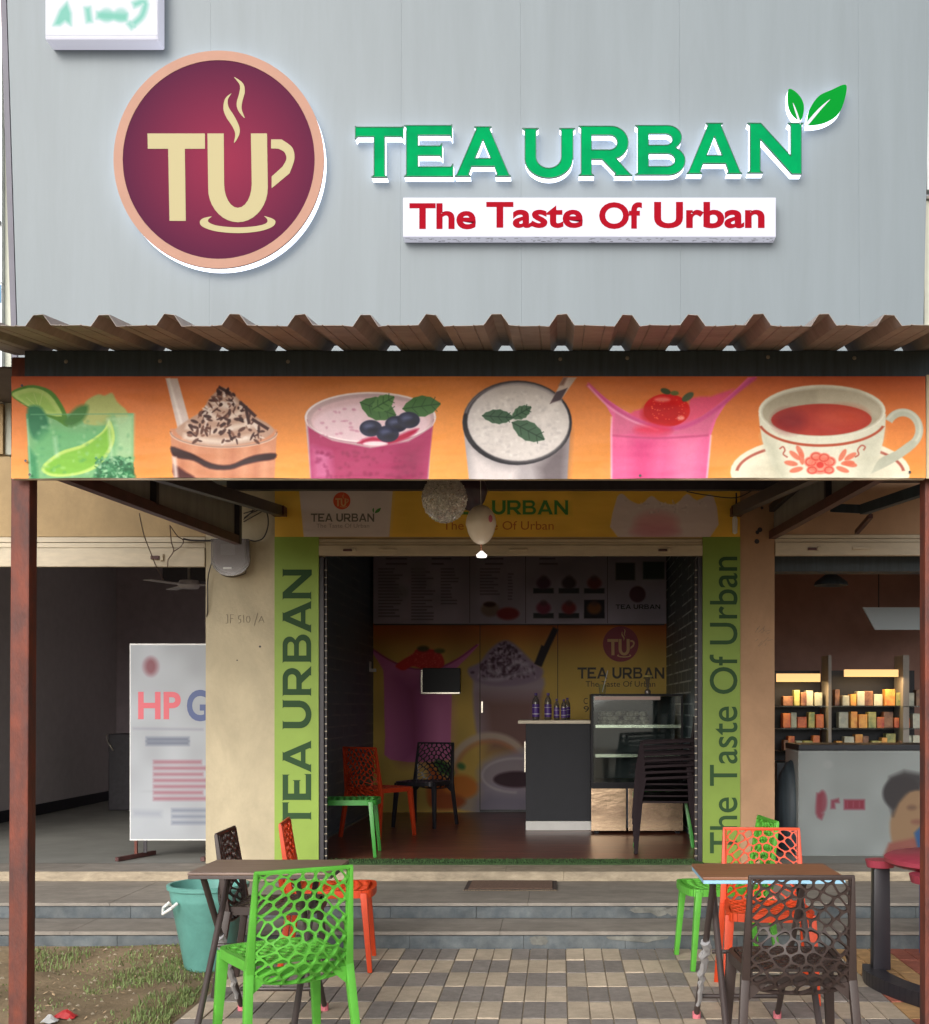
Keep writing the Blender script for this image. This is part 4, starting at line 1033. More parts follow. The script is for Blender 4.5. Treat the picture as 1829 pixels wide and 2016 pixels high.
# ------------------------------------------------------------------ folding tables outside
def folding_table(x0, x1, y0, y1, mt, edge, label, bag=True, lx=0.05):
    zt = .75; t = thing('folding_table', label, 'table', ((x0+x1)/2, (y0+y1)/2, 0), group='folding tables in front of the steps')
    B('tabletop', mt, t, x0, x1, y0, y1, zt-.012, zt, bevel=.003)
    B('edge_band', edge, t, x0+.002, x1-.002, y0+.002, y1-.002, zt-.028, zt-.013, bevel=.002)
    for xx in (x0+lx, x1-.16):
        la = MB().tube([(xx, y0+.06, zt-.03),(xx, y1+.24, .02)], .014, 10).build('leg', M['tube'], t, smooth=True)
        lb_ = MB().tube([(xx+.03, y1-.06, zt-.03),(xx+.03, y0-.22, .02)], .014, 10).build('leg', M['tube'], t, smooth=True)
        for yy, q, lg in ((y1+.24, 0, la), (y0-.22, .03, lb_)):
            MB().lathe([(0,0),(.019,0),(.019,.03),(.015,.035)], (xx+q, yy, .001), 10).build('rubber_foot', M['pink_foot'], lg)
    for yy, z in ((y1+.17, .12),(y0-.15, .12)):
        MB().tube([(x0+lx+.015, yy, z),(x1-.15, yy, z)], .011, 8).build('cross_bar', M['tube'], t, smooth=True)
    MB().tube([(x0+lx+.015, (y0+y1)/2+.01, .40),(x1-.15, (y0+y1)/2+.01, .40)], .009, 8).build('pivot_bar', M['tube'], t, smooth=True)
    if bag:
        b_ = MB(); r_ = random.Random(int(x0*100))
        xx = x0+lx; 
        pts = []
        for k in range(15):
            f_ = k/14; yy = (y0+.06)+(y1+.24-y0-.06)*(.42+.5*f_); z = (zt-.03)+(0.02-zt+.03)*(.42+.5*f_); pts.append((xx+r_.uniform(-.008,.008), yy-.012, z))
        b_.tube(pts, .022, 7, r2=.010)
        b_.build('plastic_wrap', M['bag'], t)
    return t
folding_table(-1.56, -.955, 4.99, 5.42, M['wood_left'], M['table_edge'], 'brown topped folding table on the left beside the teal bin', lx=.05)
folding_table(.590, 1.175, 4.86, 5.28, M['wood_right'], M['table_blue'], 'walnut topped folding table on the right with pale blue edge', lx=.05)

# teal bin
bx, by = X(410, 6.62), 6.62
t = thing('waste_bin', 'teal plastic waste bin without lid at the foot of the steps', 'bin', (bx, by, -.005))
zb = SOIL_Z(bx, by)
rb, rt, hb = .128, .215, .465-zb
MB().lathe([(0,0),(rb-.01,0),(rb,.012),(rb+(rt-rb)*.80,hb*.80),(rb+(rt-rb)*.83,hb*.81),(rb+(rt-rb)*.84,hb*.84),(rt-.006,hb-.03),(rt+.006,hb-.026),(rt+.008,hb-.004),(rt,hb),(rt-.012,hb-.002),(rt-.014,hb-.05),(rb-.004,.03),(0,.03)], (bx,by,zb), 48).build('bin_body', M['teal'], t, smooth=True)
for s_ in (-1, 1):
    hb_ = MB(); a = R(226 if s_ < 0 else 46); ux, uy = math.cos(a), math.sin(a); vx_, vy_ = -uy, ux
    c0 = Vector((bx+ux*(rt-.005), by+uy*(rt-.005), zb+hb-.085))
    pts = [c0+Vector((vx_*.042,vy_*.042,.0)), c0+Vector((ux*.035+vx_*.045,uy*.035+vy_*.045,-.022)), c0+Vector((ux*.06,uy*.06,-.055)), c0+Vector((ux*.035-vx_*.045,uy*.035-vy_*.045,-.030)), c0+Vector((-vx_*.042,-vy_*.042,-.004))]
    hb_.tube(pts, .009, 8); hb_.build('handle', M['white_plastic'], t, smooth=True)

# door mat
t = thing('door_mat', 'small brown door mat with dark border on the upper step', 'mat', (X(1010,8.2), 8.2, Z2))
ma, mb_ = X(922,8.42), X(1096,8.42)
B('mat_border', M['mat_edge'], t, ma, mb_, 8.02, 8.42, Z2+.0015, Z2+.011, bevel=.002)
B('mat_pile', M['mat_brown'], t, ma+.03, mb_-.03, 8.04, 8.40, Z2+.0115, Z2+.016, bevel=.001)
f_ = MB()
for k in range(90):
    x = ma+(mb_-ma)*k/89; f_.bar((x,8.019,Z2+.006),(x+random.uniform(-.004,.004),8.008,Z2+.0045), .003, .002)
f_.build('fringe', mat('fringe_thread', col(190,170,140), .8), t)

# dark plastic table with red top on the right edge
t = thing('pedestal_table', 'dark legged plastic table with a red top at the right edge', 'table', (2.1, 6.0, 0))
zt = .66
MB().lathe([(0,-.02),(.36,-.02),(.40,0),(.40,.02),(.38,.032),(0,.034)], (2.16,6.02,zt), 40).build('tabletop', M['red_table'], t, smooth='auto')
MB().lathe([(0,-.06),(.13,-.06),(.14,-.021),(0,-.021)], (1.93,5.72,zt), 24).build('leg_socket', M['red_table'], t)
MB().lathe([(0,-.06),(.07,-.06),(.08,-.021),(0,-.021)], (1.80,6.28,zt), 24).build('leg_socket', M['red_table'], t)
MB().bar((1.80,6.28,zt-.061),(1.80,6.28,.06), .085, .07, up=(0,1,0), w2=.095).build('leg', M['black_plastic'], t, bevel=.01, smooth='auto')
MB().bar((1.93,5.72,zt-.061),(1.93,5.72,.06), .10, .08, up=(0,1,0), w2=.11).build('leg', M['black_plastic'], t, bevel=.01, smooth='auto')
fb = MB(); P = smooth_loop([(1.78,6.36),(1.755,6.18),(1.80,5.95),(1.90,5.72),(2.02,5.58)], 6, False)
for a, b_ in zip(P[:-1], P[1:]): fb.bar((a[0],a[1],.035),(b_[0],b_[1],.035), .11, .07)
fb.build('base_foot', M['black_plastic'], t)
t.location.x -= .10
t = thing('blue_stool', 'blue plastic stool leg showing at the right edge behind the post', 'stool', (2.35, 6.5, 0))
B('seat', M['blue_plastic'], t, 2.12, 2.5, 6.6, 6.98, .44, .47, bevel=.01)
for xx, yy in ((2.13,6.62),(2.47,6.62),(2.13,6.95),(2.47,6.95)): B('leg', M['blue_plastic'], t, xx-.018, xx+.018, yy-.018, yy+.018, .002, .439, bevel=.004)

# ------------------------------------------------------------------ canopy
cn = thing('shop_canopy', 'brown corrugated canopy on rusty red posts in front of the shop', 'canopy', (0, 5.2, 0))
for x, nm in ((X(44,5.25), 'left'), (X(1834,5.25), 'right')):
    MB().bar((x-.004 if x < 0 else x, 5.25, -.05),(x+.012 if x < 0 else x, 5.25, 2.98), .082, .082, up=(0,1,0)).build('post', M['rust'], cn, bevel=.006)
zb0, zb1 = H(742,5.2), H(690,5.2)
B('front_beam', M['beam'], cn, X(48,5.2), X(1875,5.2), 5.20, 5.30, zb0-.10, zb1, bevel=.004)
bol = MB()
for (px, py) in [(130,712),(315,711),(567,712),(1103,707),(1235,705),(1512,703),(1682,705)]:
    bol.lathe([(.0,0)],(0,0,0),3) if False else None
    c0 = (X(px,5.2), 5.2, H(py,5.2)); bol.add([(c0[0]+.009*math.cos(q), c0[1]-.001, c0[2]+.009*math.sin(q)) for q in np.linspace(0,6.28,9)[:-1]]+[(c0[0],c0[1]-.007,c0[2])], [(i,(i+1)%8,8) for i in range(8)])
bol.build('beam_rivets', M['skirt'], cn)
# outer end of the beam and side beam going back on the left
MB().bar((X(52,5.2),5.25,(zb0+zb1)/2),(XL-.25,6.9,(zb0+zb1)/2+.03), .05, zb1-zb0-.01).build('side_beam', M['brown_steel'], cn)
# corrugated sheet: front edge nearer than the beam
yS = 4.57; pitch = (1752-205)/(12)*yS/F; xs0 = X(75, yS)
def prof_x():
    pts = []; k = -3
    while k < 15:
        c_ = xs0+k*pitch*1.0; w = pitch
        pts += [(c_-.049,0),(c_-.019,.043),(c_+.019,.043),(c_+.049,0),(c_+w*.33,0),(c_+w*.34,.004),(c_+w*.36,0),(c_+w*.64,0),(c_+w*.65,.004),(c_+w*.67,0)]; k += 1
    return sorted(pts)
PR = prof_x(); zS = H(641, yS); slope = (H(690,5.2)-zS+.004)/(5.2-yS)
sh = MB(); nP = len(PR)
ys = [yS, yS+.02, 5.2, 5.37]
for j, yy in enumerate(ys):
    for i, (x, h) in enumerate(PR): sh.v.append((x, yy, zS+slope*(yy-yS)+h+(.0025*math.sin(x*19)+.0015*math.sin(x*57) if j == 0 else 0)))
for j in range(len(ys)-1):
    for i in range(nP-1): sh.f.append((j*nP+i, j*nP+i+1, (j+1)*nP+i+1, (j+1)*nP+i))
sh.build('roof_sheet', M['sheet'], cn, solid=.002)
MB().quad((XL-.6,5.32,2.965),(2.9,5.32,2.965),(2.9,YW-.015,3.12),(XL-.6,YW-.015,3.12)).build('ceiling_lining', M['sheet_dark'], cn, solid=.008)
# cross tubes and rafters
B('cross_tube', M['dark'], cn, XL+.02, XR-.01, 8.26, 8.32, H(966,8.3), H(947,8.3), bevel=.003)
MB().bar((X(553,8.85),8.86,H(1006,8.85)),(X(553,8.85)-.02,5.32,2.58), .055, .075).build('rafter', M['dark'], cn)
MB().bar((X(1447,8.85),8.86,H(1006,8.85)),(X(1447,8.85)+.02,5.32,2.58), .055, .075).build('rafter', M['dark'], cn)
B('wall_bracket', M['brown_steel'], cn, X(535,8.8), X(560,8.8), 8.78, YW-.013, H(1014,8.8), H(996,8.8))
B('wall_bracket', M['brown_steel'], cn, X(1440,8.8), X(1462,8.8), 8.78, YW-.013, H(1014,8.8), H(998,8.8))
for side, x in (('left', XL), ('right', XR)):
    s_ = 1 if side == 'left' else -1
    yb = -x*F/(VX-468) if side == 'left' else x*F/(1512-VX)
    yf = 5.55; zE = H(1072,yb) if side == 'left' else H(1066,yb)
    zFr = H(944, -x*F/(VX-117)) if side == 'left' else H(944, x*F/(1736-VX)); yq = (-x*F/(VX-117)) if side == 'left' else (x*F/(1736-VX))
    sl = (zE-zFr)/(yb-yq)
    p0 = (x, yf-.2, zFr+sl*(yf-.2-yq)); p1 = (x, yb, zE)
    MB().bar((p0[0],p0[1],p0[2]+.03),(p1[0],p1[1],p1[2]+.03), .05, .06).build('bottom_chord', M['brown_steel'], cn)
    MB().bar((x,yb-.02,zE+.0),(x,yb-.02,2.95), .055, .06, up=(0,1,0)).build('upright', M['dark'], cn)
    ym = -x*F/(VX-302) if side == 'left' else x*F/(1632-VX)
    MB().bar((x,ym,zFr+sl*(ym-yq)+.05),(x,ym,2.95), .05, .05, up=(0,1,0)).build('upright', M['dark'], cn)
    MB().add([(x+s_*-.012,p0[1],p0[2]+.05),(x+s_*-.012,yb-.04,zE+.05),(x+s_*-.012,yb-.04,2.95),(x+s_*-.012,p0[1],2.95)], [(0,1,2,3)]).build('skirt_sheet', M['skirt'], cn, solid=.003)
    MB().bar((x,p0[1]+.1,2.90),(x,yb,2.93), .05, .05).build('top_chord', M['dark'], cn)
# neighbour's beams to the right
nc = thing('neighbour_canopy_frame', 'dark steel tubes of the next canopy at the right edge', 'canopy frame', (2.6, 7.5, 2.6))
MB().bar((X(1700,8.3),8.3,H(1003,8.3)),(X(1860,7.2),7.2,H(950,7.2)), .05, .07).build('rafter', M['beam'], nc)
MB().bar((X(1640,8.6),8.6,H(1000,8.6)),(X(1712,8.3),8.3,H(1003,8.3)), .05, .06).build('cross_tube', M['beam'], nc)
MB().bar((X(1716,8.3),8.32,H(1015,8.3)),(X(1722,8.3),8.8,H(1040,8.6)), .03, .03).build('bracket', M['brown_steel'], nc)

# ---- drinks banner
x3 = lambda x: x*.50295; 
cv = Cv(22, 741, 1822, 942, 1.35, (226,138,58))
gy_ = np.linspace(0, 1, cv.h)[:, None]; gx_ = np.linspace(0, 1, cv.w)[None, :]
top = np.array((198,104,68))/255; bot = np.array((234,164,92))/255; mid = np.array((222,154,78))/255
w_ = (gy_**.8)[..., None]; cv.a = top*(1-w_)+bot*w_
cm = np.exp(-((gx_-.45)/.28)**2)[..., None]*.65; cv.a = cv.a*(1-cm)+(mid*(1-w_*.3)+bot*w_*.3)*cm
cv.a *= (.96+.08*vnoise(cv.h, cv.w, 120, 2))[..., None]
K3 = .50295; cv.T = (0, 598, K3); rd = random.Random(4)
# 1 lime mojito
cv.poly([(100,430),(525,430),(520,700),(115,700)], (128,178,128), 2)
cv.poly([(330,400),(345,375),(385,355),(410,360),(440,350),(460,385),(500,425),(480,470),(330,470)], (176,184,120), 3, sm=3)
cv.poly([(440,440),(525,435),(520,600),(450,620),(430,520)], (170,204,160), 8, .9)
cv.poly([(40,355),(70,330),(130,318),(200,340),(240,390),(262,440),(262,480),(220,455),(160,430),(100,400)], (92,140,56), 2, sm=3)
cv.poly([(46,357),(75,338),(130,328),(185,348),(222,392),(240,440),(160,425),(110,400)], (176,200,120), 2, sm=3)
cv.poly([(70,362),(100,348),(135,345),(175,362),(205,400),(215,425),(150,408),(110,390)], (150,184,96), 4, .8, sm=3)
for a in (-.6, -.1, .4, .9): cv.line([(150,408),(150-70*math.cos(a+.9),408-60*math.sin(a+.9))], 2, (206,218,160), 1.5, .5)
cv.poly([(105,410),(150,400),(180,440),(190,500),(150,540),(115,500)], (58,128,92), 5, sm=3)
cv.poly([(250,460),(300,405),(345,400),(330,450),(280,480)], (80,130,70), 6, sm=3)
cv.poly([(130,540),(190,480),(300,500),(400,480),(440,440),(455,560),(400,640),(280,650),(140,620)], (112,176,122), 12, .8, sm=3)
cv.poly([(160,640),(230,580),(320,550),(400,500),(430,455),(450,520),(430,580),(380,640),(300,672),(200,675)], (186,214,120), 2, sm=4)
cv.poly([(175,640),(240,590),(330,560),(405,505),(428,480),(438,525),(415,580),(368,632),(295,662),(205,664)], (132,186,72), 3, sm=4)
cv.poly([(360,690),(430,600),(500,610),(520,650),(520,700)], (40,110,72), 4, .8, sm=2)
cv.poly([(110,560),(140,600),(150,690),(115,690)], (60,140,96), 6, .8)
for _ in range(220):
    x, y = rd.uniform(375,522), rd.uniform(600,690); cv.ell(x, y, rd.uniform(3,11), rd.uniform(2,6), rd.choice([(26,90,56),(130,190,140),(60,130,90),(180,214,180)]), 2, .6, rot=rd.uniform(0,180), n=9)
for _ in range(90):
    x, y = rd.uniform(110,520), rd.uniform(440,680); cv.ell(x, y, rd.uniform(3,10), rd.uniform(3,8), rd.choice([(190,220,180),(80,150,110),(150,200,150)]), 4, .35, n=9)
cv.line([(118,432),(520,432)], 4, (120,170,130), 2, .8); cv.line([(425,450),(438,620)], 12, (206,226,190), 5, .6); cv.line([(212,520),(222,600)], 14, (190,220,190), 6, .5); cv.line([(104,450),(118,680)], 5, (190,214,190), 3, .6)
# 2 chocolate shake
cv.poly([(648,292),(695,292),(745,470),(700,500)], (214,198,192), 2); cv.line([(660,292),(715,480)], 10, (236,226,220), 3, .8)
cv.poly([(668,490),(1083,490),(1075,690),(680,690)], (204,146,116), 2)
for xa in (760, 860, 960, 1040): cv.line([(xa,560),(xa-6,690)], 18, (222,172,142), 9, .5)
for xa in (715, 910, 1000): cv.line([(xa,560),(xa,690)], 14, (176,112,86), 9, .45)
cv.poly([(672,560),(720,575),(760,590),(830,625),(900,630),(960,605),(1010,590),(1078,585),(1072,608),(1010,618),(950,632),(900,648),(820,645),(760,615),(700,605),(676,590)], (66,34,36), 3, sm=3)
cv.poly([(680,630),(730,660),(770,690),(690,690)], (92,48,46), 4, sm=2); cv.poly([(676,600),(692,600),(700,690),(684,690)], (230,214,206), 4, .8)
cv.ring(876, 505, 205, 55, 9, (232,214,200), 2, .9, 0, 180); cv.ring(876, 500, 207, 60, 5, (120,80,66), 2, .6, 0, 180)
cv.poly([(690,500),(730,460),(790,420),(820,370),(865,330),(900,340),(950,390),(1000,440),(1050,470),(1070,500),(1000,540),(880,556),(760,545)], (190,158,140), 3, sm=4)
for sg in ([(800,420),(860,450),(930,430),(960,400)],[(830,380),(880,400),(920,380)],[(730,480),(820,500),(930,480),(1010,470)],[(720,520),(860,540),(1000,520)]): cv.line(sg, 22, (232,218,206), 6, .75, sm=4)
for _ in range(150):
    y = rd.uniform(340, 540); x = 880+rd.uniform(-1,1)*(y-310)*.80
    if abs(x-875) > 195: continue
    cv.ell(x, y, rd.uniform(6,19), rd.uniform(2,7), rd.choice([(70,40,36),(88,54,46),(60,32,30),(226,212,202),(130,92,78)]), 2, .85, rot=rd.uniform(0,180), n=10)
for a, b_ in (((960,400),(975,470)),((985,450),(1050,490)),((940,385),(1000,440)),((855,325),(900,350))): cv.line([a,b_], 12, (64,34,32), 2, .9)
# 3 berry smoothie
cv.poly([(1192,440),(1200,520),(1215,690),(1678,690),(1690,500),(1706,440)], (192,168,170), 2); cv.ell(1449,442,257,94,(192,168,170),2)
cv.poly([(1205,480),(1300,535),(1450,565),(1600,540),(1695,480),(1672,690),(1218,690)], (168,62,106), 3, sm=1)
cv.poly([(1220,560),(1290,580),(1300,690),(1225,690)], (206,130,168), 14, .7); cv.poly([(1560,570),(1660,540),(1650,690),(1540,690)], (140,40,86), 20, .7)
cv.ell(1452, 455, 235, 88, (214,184,190), 3); cv.ell(1452, 470, 225, 78, (222,196,204), 5)
cv.ring(1450, 445, 254, 96, 7, (236,226,226), 2, .9); cv.ring(1450, 452, 248, 94, 4, (150,90,110), 2, .5, 0, 180)
for _ in range(70): cv.ell(rd.uniform(1230,1660), rd.uniform(575,685), rd.uniform(3,9), rd.uniform(3,8), (130,34,80), 4, .5, n=10)
for _ in range(22): cv.ell(rd.uniform(1250,1400), rd.uniform(410,520), rd.uniform(3,9), rd.uniform(2,5), (186,120,146), 3, .6, n=10)
cv.poly([(1400,545),(1460,520),(1520,530),(1600,500),(1640,490),(1600,525),(1500,556)], (176,40,80), 4, sm=2); cv.ell(1470, 548, 48, 10, (232,214,220), 3)
def leaf(cx, cy_, l_, w, rot, c=(82,120,72), c2=(56,90,52)):
    pts = []; n = 9
    for i in range(n+1): t_ = i/n; pts.append((-l_/2+l_*t_, -w/2*math.sin(math.pi*t_)**.8-(3 if i % 2 else 0)))
    for i in range(n, -1, -1): t_ = i/n; pts.append((-l_/2+l_*t_, w/2*math.sin(math.pi*t_)**.8+(3 if i % 2 else 0)))
    cs, sn = math.cos(R(rot)), math.sin(R(rot)); q = [(cx+a*cs-b_*sn, cy_+a*sn+b_*cs) for a, b_ in pts]
    cv.poly(q, c, 1.5); cv.line([(cx-l_/2*cs,cy_-l_/2*sn),(cx+l_/2*cs,cy_+l_/2*sn)], 4, c2, 1.5, .9)
    for t_ in (-.25, 0, .25):
        bx_, by_ = cx+l_*t_*cs, cy_+l_*t_*sn
        for sg in (-1, 1): cv.line([(bx_,by_),(bx_+l_*.14*cs-sg*w*.36*sn, by_+l_*.14*sn+sg*w*.36*cs)], 3, c2, 1.5, .8)
leaf(1480,412,150,86,20); leaf(1650,402,150,80,-8); leaf(1500,390,100,60,-30,(96,134,82))
for (x, y) in ((1452,488),(1552,472),(1600,456),(1518,510)): cv.ell(x, y, 44, 32, (46,50,74), 2); cv.ell(x-8, y-8, 20, 11, (104,110,140), 6, .8); cv.ell(x+10, y+10, 22, 12, (28,30,48), 6, .7)
# 4-6 use the right hand crop's scale
cv.T = (881.6, 598, .51805)
cv.poly([(56,440),(80,660),(84,700),(452,700),(468,430)], (172,166,168), 2)
cv.poly([(90,560),(180,620),(260,630),(260,700),(95,700)], (220,212,210), 14, .8); cv.poly([(340,620),(460,480),(448,700),(360,700)], (96,86,90), 18, .7)
cv.ell(264, 452, 208, 160, (44,42,48), 2); cv.ell(268, 448, 194, 148, (202,196,194), 2.5); cv.ell(275, 465, 178, 130, (214,208,204), 10, .9)
cv.ring(262, 440, 196, 138, 12, (150,144,148), 4, .7, 190, 330)
for _ in range(260):
    a = rd.uniform(0, 6.28); q = math.sqrt(rd.random()); cv.ell(265+175*q*math.cos(a), 455+125*q*math.sin(a), rd.uniform(2,9), rd.uniform(2,7), rd.choice([(232,228,224),(184,178,178),(198,192,190)]), 3, .5, n=9)
leaf(190,428,120,52,3,(76,104,82),(48,72,56)); leaf(280,412,84,46,-30,(84,112,88),(50,76,58)); leaf(305,482,140,70,28,(80,108,86),(48,72,56))
cv.poly([(388,380),(440,280),(490,280),(430,365)], (206,190,180), 2); cv.poly([(388,380),(412,335),(455,320),(430,365)], (92,78,84), 2); cv.poly([(420,312),(440,280),(455,280),(440,310)], (150,120,110), 3)
cv.poly([(345,430),(400,375),(430,372),(360,470)], (226,220,216), 5, .7)
# 5 strawberry splash
cv.poly([(530,300),(545,312),(600,360),(660,400),(760,455),(860,465),(960,430),(1040,370),(1100,320),(1140,280),(1175,278),(1110,330),(1060,375),(1020,440),(1000,500),(985,700),(622,700),(618,480),(625,430),(600,385)], (232,120,164), 2, sm=0)
cv.poly([(640,410),(760,455),(860,465),(960,430),(1050,372),(1010,440),(990,500),(810,512),(620,500)], (214,116,150), 4, .9)
cv.poly([(740,400),(770,420),(900,440),(920,360),(1000,352),(1088,322),(1040,372),(960,430),(860,468),(750,450),(690,420)], (226,96,136), 4, .9, sm=2)
cv.ell(832, 405, 88, 62, (214,44,42), 2); cv.ell(815, 420, 78, 46, (190,26,34), 10, .8); cv.ell(815, 365, 30, 9, (244,150,140), 4, .8); cv.ell(885, 435, 14, 8, (250,180,170), 3, .8)
for _ in range(40): cv.ell(rd.uniform(765,900), rd.uniform(365,445), 3, 2, (236,130,90), 1.5, .7, n=8)
cv.ell(828, 333, 20, 11, (84,92,62), 2, rot=20); cv.ell(862, 340, 16, 9, (120,120,74), 2); cv.ell(912, 354, 26, 13, (96,104,80), 2, rot=-35)
cv.line([(532,306),(600,370),(690,430),(800,470),(880,472),(960,440),(1040,385),(1110,325),(1170,280)], 14, (206,92,146), 4, .9, sm=4); cv.line([(534,312),(612,392),(700,446),(800,482)], 6, (244,176,202), 3, .8, sm=4)
cv.poly([(625,500),(990,500),(980,700),(626,700)], (226,110,156), 5); cv.poly([(700,500),(780,520),(770,700),(700,700)], (206,74,130), 18, .6); cv.poly([(860,510),(960,505),(950,700),(850,700)], (240,150,184), 22, .6)
cv.line([(624,500),(790,512),(990,500)], 6, (184,80,120), 3, .7, sm=3); cv.line([(622,430),(622,690)], 6, (244,196,212), 3, .8); cv.line([(1000,500),(982,690)], 5, (250,214,224), 3, .8); cv.ell(780, 480, 70, 20, (226,60,90), 10, .7)
# 6 cup of tea
cv.ell(1415, 640, 342, 138, (226,220,200), 2); cv.ring(1415, 645, 318, 118, 11, (170,92,78), 2, .9, 185, 355); cv.ell(1415, 660, 280, 100, (212,208,188), 10, .8)
cv.ring(1728, 480, 62, 66, 30, (190,192,176), 2, 1, -150, 60); cv.poly([(1605,640),(1640,590),(1700,560),(1760,520),(1775,545),(1700,600),(1620,640)], (184,186,170), 2, sm=3)
cv.ring(1728, 476, 66, 70, 8, (214,214,200), 3, .8, -150, 40)
cv.poly([(1182,420),(1186,460),(1196,520),(1212,570),(1240,625),(1290,700),(1570,700),(1612,640),(1640,580),(1655,520),(1662,470),(1664,420)], (218,216,198), 2)
cv.poly([(1200,500),(1250,540),(1300,700),(1240,640)], (188,188,168), 16, .8); cv.poly([(1560,520),(1650,480),(1620,640),(1560,700)], (196,196,178), 18, .7)
cv.ell(1422, 408, 241, 100, (228,226,210), 2); cv.ell(1422, 412, 228, 90, (178,170,150), 4, .95); cv.poly([(1402,318),(1560,330),(1640,390),(1640,430),(1404,380)], (198,190,170), 8, .8)
cv.ell(1420, 440, 190, 60, (176,70,56), 2); cv.ell(1300, 445, 60, 40, (130,40,46), 16, .7); cv.ell(1500, 430, 90, 36, (196,90,64), 18, .7)
cv.ring(1422, 440, 240, 98, 10, (178,92,68), 2, 1, 15, 166)
for (x, y, r_) in ((1415,612,46),(1380,600,26),(1450,600,26),(1400,580,24),(1430,585,24),(1385,632,22),(1448,632,22)):
    cv.ell(x, y, r_, r_*.8, (222,130,112), 2, .75); cv.ring(x, y, r_*.7, r_*.55, 5, (204,84,72), 2, .85)
cv.ell(1415, 612, 14, 12, (206,76,66), 2)
for (x, y, ro) in ((1320,575,40),(1345,585,80),(1305,605,10),(1325,630,-15),(1340,560,60),(1500,575,-60),(1530,580,-30),(1520,605,-5),(1500,630,20),(1530,610,10)): cv.ell(x, y, 26, 10, (216,120,96), 2, .85, rot=ro)
for pts in ([(1262,550),(1275,542),(1282,555),(1276,570),(1292,582)],[(1548,582),(1562,572),(1558,555),(1572,538),(1586,544),(1580,556)]): cv.line(pts, 5, (170,84,70), 2, .9, sm=4)
cv.T = (0, 0, 1)
cv.a = np.clip((cv.a-.5)*1.20+.475, 0, 1)
gr_ = vnoise(cv.h, cv.w, 3, 77)*.5+vnoise(cv.h, cv.w, 9, 78)*.5; cv.a *= (.97+.06*gr_)[..., None]
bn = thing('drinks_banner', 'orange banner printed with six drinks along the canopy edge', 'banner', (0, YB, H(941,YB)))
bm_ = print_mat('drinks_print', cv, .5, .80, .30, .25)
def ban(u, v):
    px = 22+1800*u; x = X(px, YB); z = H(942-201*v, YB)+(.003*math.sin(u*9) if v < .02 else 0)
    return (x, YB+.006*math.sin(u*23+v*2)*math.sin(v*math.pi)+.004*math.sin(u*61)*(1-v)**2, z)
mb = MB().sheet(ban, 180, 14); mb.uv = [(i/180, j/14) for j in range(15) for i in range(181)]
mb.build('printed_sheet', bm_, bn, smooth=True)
B('bottom_batten', M['shutter'], bn, X(22,YB), X(1822,YB), YB+.010, YB+.035, H(945,YB)+.004, H(940,YB)+.002, bevel=.002)
B('top_batten', M['dark'], bn, X(24,YB), X(1820,YB), YB+.010, YB+.03, H(748,YB), H(741,YB))
nb = MB()
for (px, py) in [(52,908),(45,760),(1260,937),(1790,930),(60,935)]:
    nb.add([(X(px,YB)+.006*math.cos(q), YB-.009, H(py,YB)+.006*math.sin(q)) for q in np.linspace(0,6.28,8)[:-1]], [tuple(range(7))])
nb.build('nail_head', M['dark'], bn)
# next banner beginning at the right
o = B('neighbour_banner', M['cream'], None, X(1824,YB), X(1990,YB), YB, YB+.012, H(942,YB), H(738,YB)); tag(o, 'edge of the next pale banner right of the drinks banner', 'banner')

# ------------------------------------------------------------------ big grey board with the lit signs
bd = thing('facade_board', 'tall plain grey facade board carrying the lit shop signs', 'facade', (0, YP, 3.1))
def pt_(px, py, y=YP): return (X(px, y), y, H(py, y))
edges = [(-28, 1), (35, 640)]
seams = [412, 788, 1027, 1340, 1692]
def lx_(py): return 14+(py)/640*20
def rx_(py): return 1832-(py)/640*14
cuts_ = [None]+seams+[None]
for i in range(len(cuts_)-1):
    def xe(j, py):
        if j == 0: return lx_(py)
        if j == len(cuts_)-1: return rx_(py)
        return cuts_[j]+(py-640)*(-.004)*(1 if cuts_[j] < 900 else -1)
    ptop, pbot = -260, 735; gp = .10
    q = [pt_(xe(i,pbot)+(gp if i else 0), pbot), pt_(xe(i+1,pbot)-(gp if i+2 < len(cuts_) else 0), pbot), pt_(xe(i+1,ptop)-(gp if i+2 < len(cuts_) else 0), ptop), pt_(xe(i,ptop)+(gp if i else 0), ptop)]
    mbx = MB().add(q+[(a, b_+.03, c_) for a, b_, c_ in q], [(0,1,2,3),(7,6,5,4),(0,4,5,1),(1,5,6,2),(2,6,7,3),(3,7,4,0)])
    mbx.build('facade_panel', M['panel'], bd)
q = [pt_(lx_(735), 735), pt_(rx_(735), 735), pt_(rx_(-260), -260), pt_(lx_(-260), -260)]
MB().add([(a, b_+.033, c_) for a, b_, c_ in q]+[(a, b_+3.0, c_) for a, b_, c_ in q], [(0,1,2,3),(7,6,5,4),(0,4,5,1),(1,5,6,2),(2,6,7,3),(3,7,4,0)]).build('backing_block', M['seam'], bd)
MB().add([pt_(lx_(-260)-11,-260,YP+.05),pt_(lx_(735)-11,735,YP+.05),pt_(lx_(735)-.2,735,YP+.05),pt_(lx_(-260)-.2,-260,YP+.05)], [(0,1,2,3)]).build('edge_trim', M['panel_side'], bd, solid=.02)

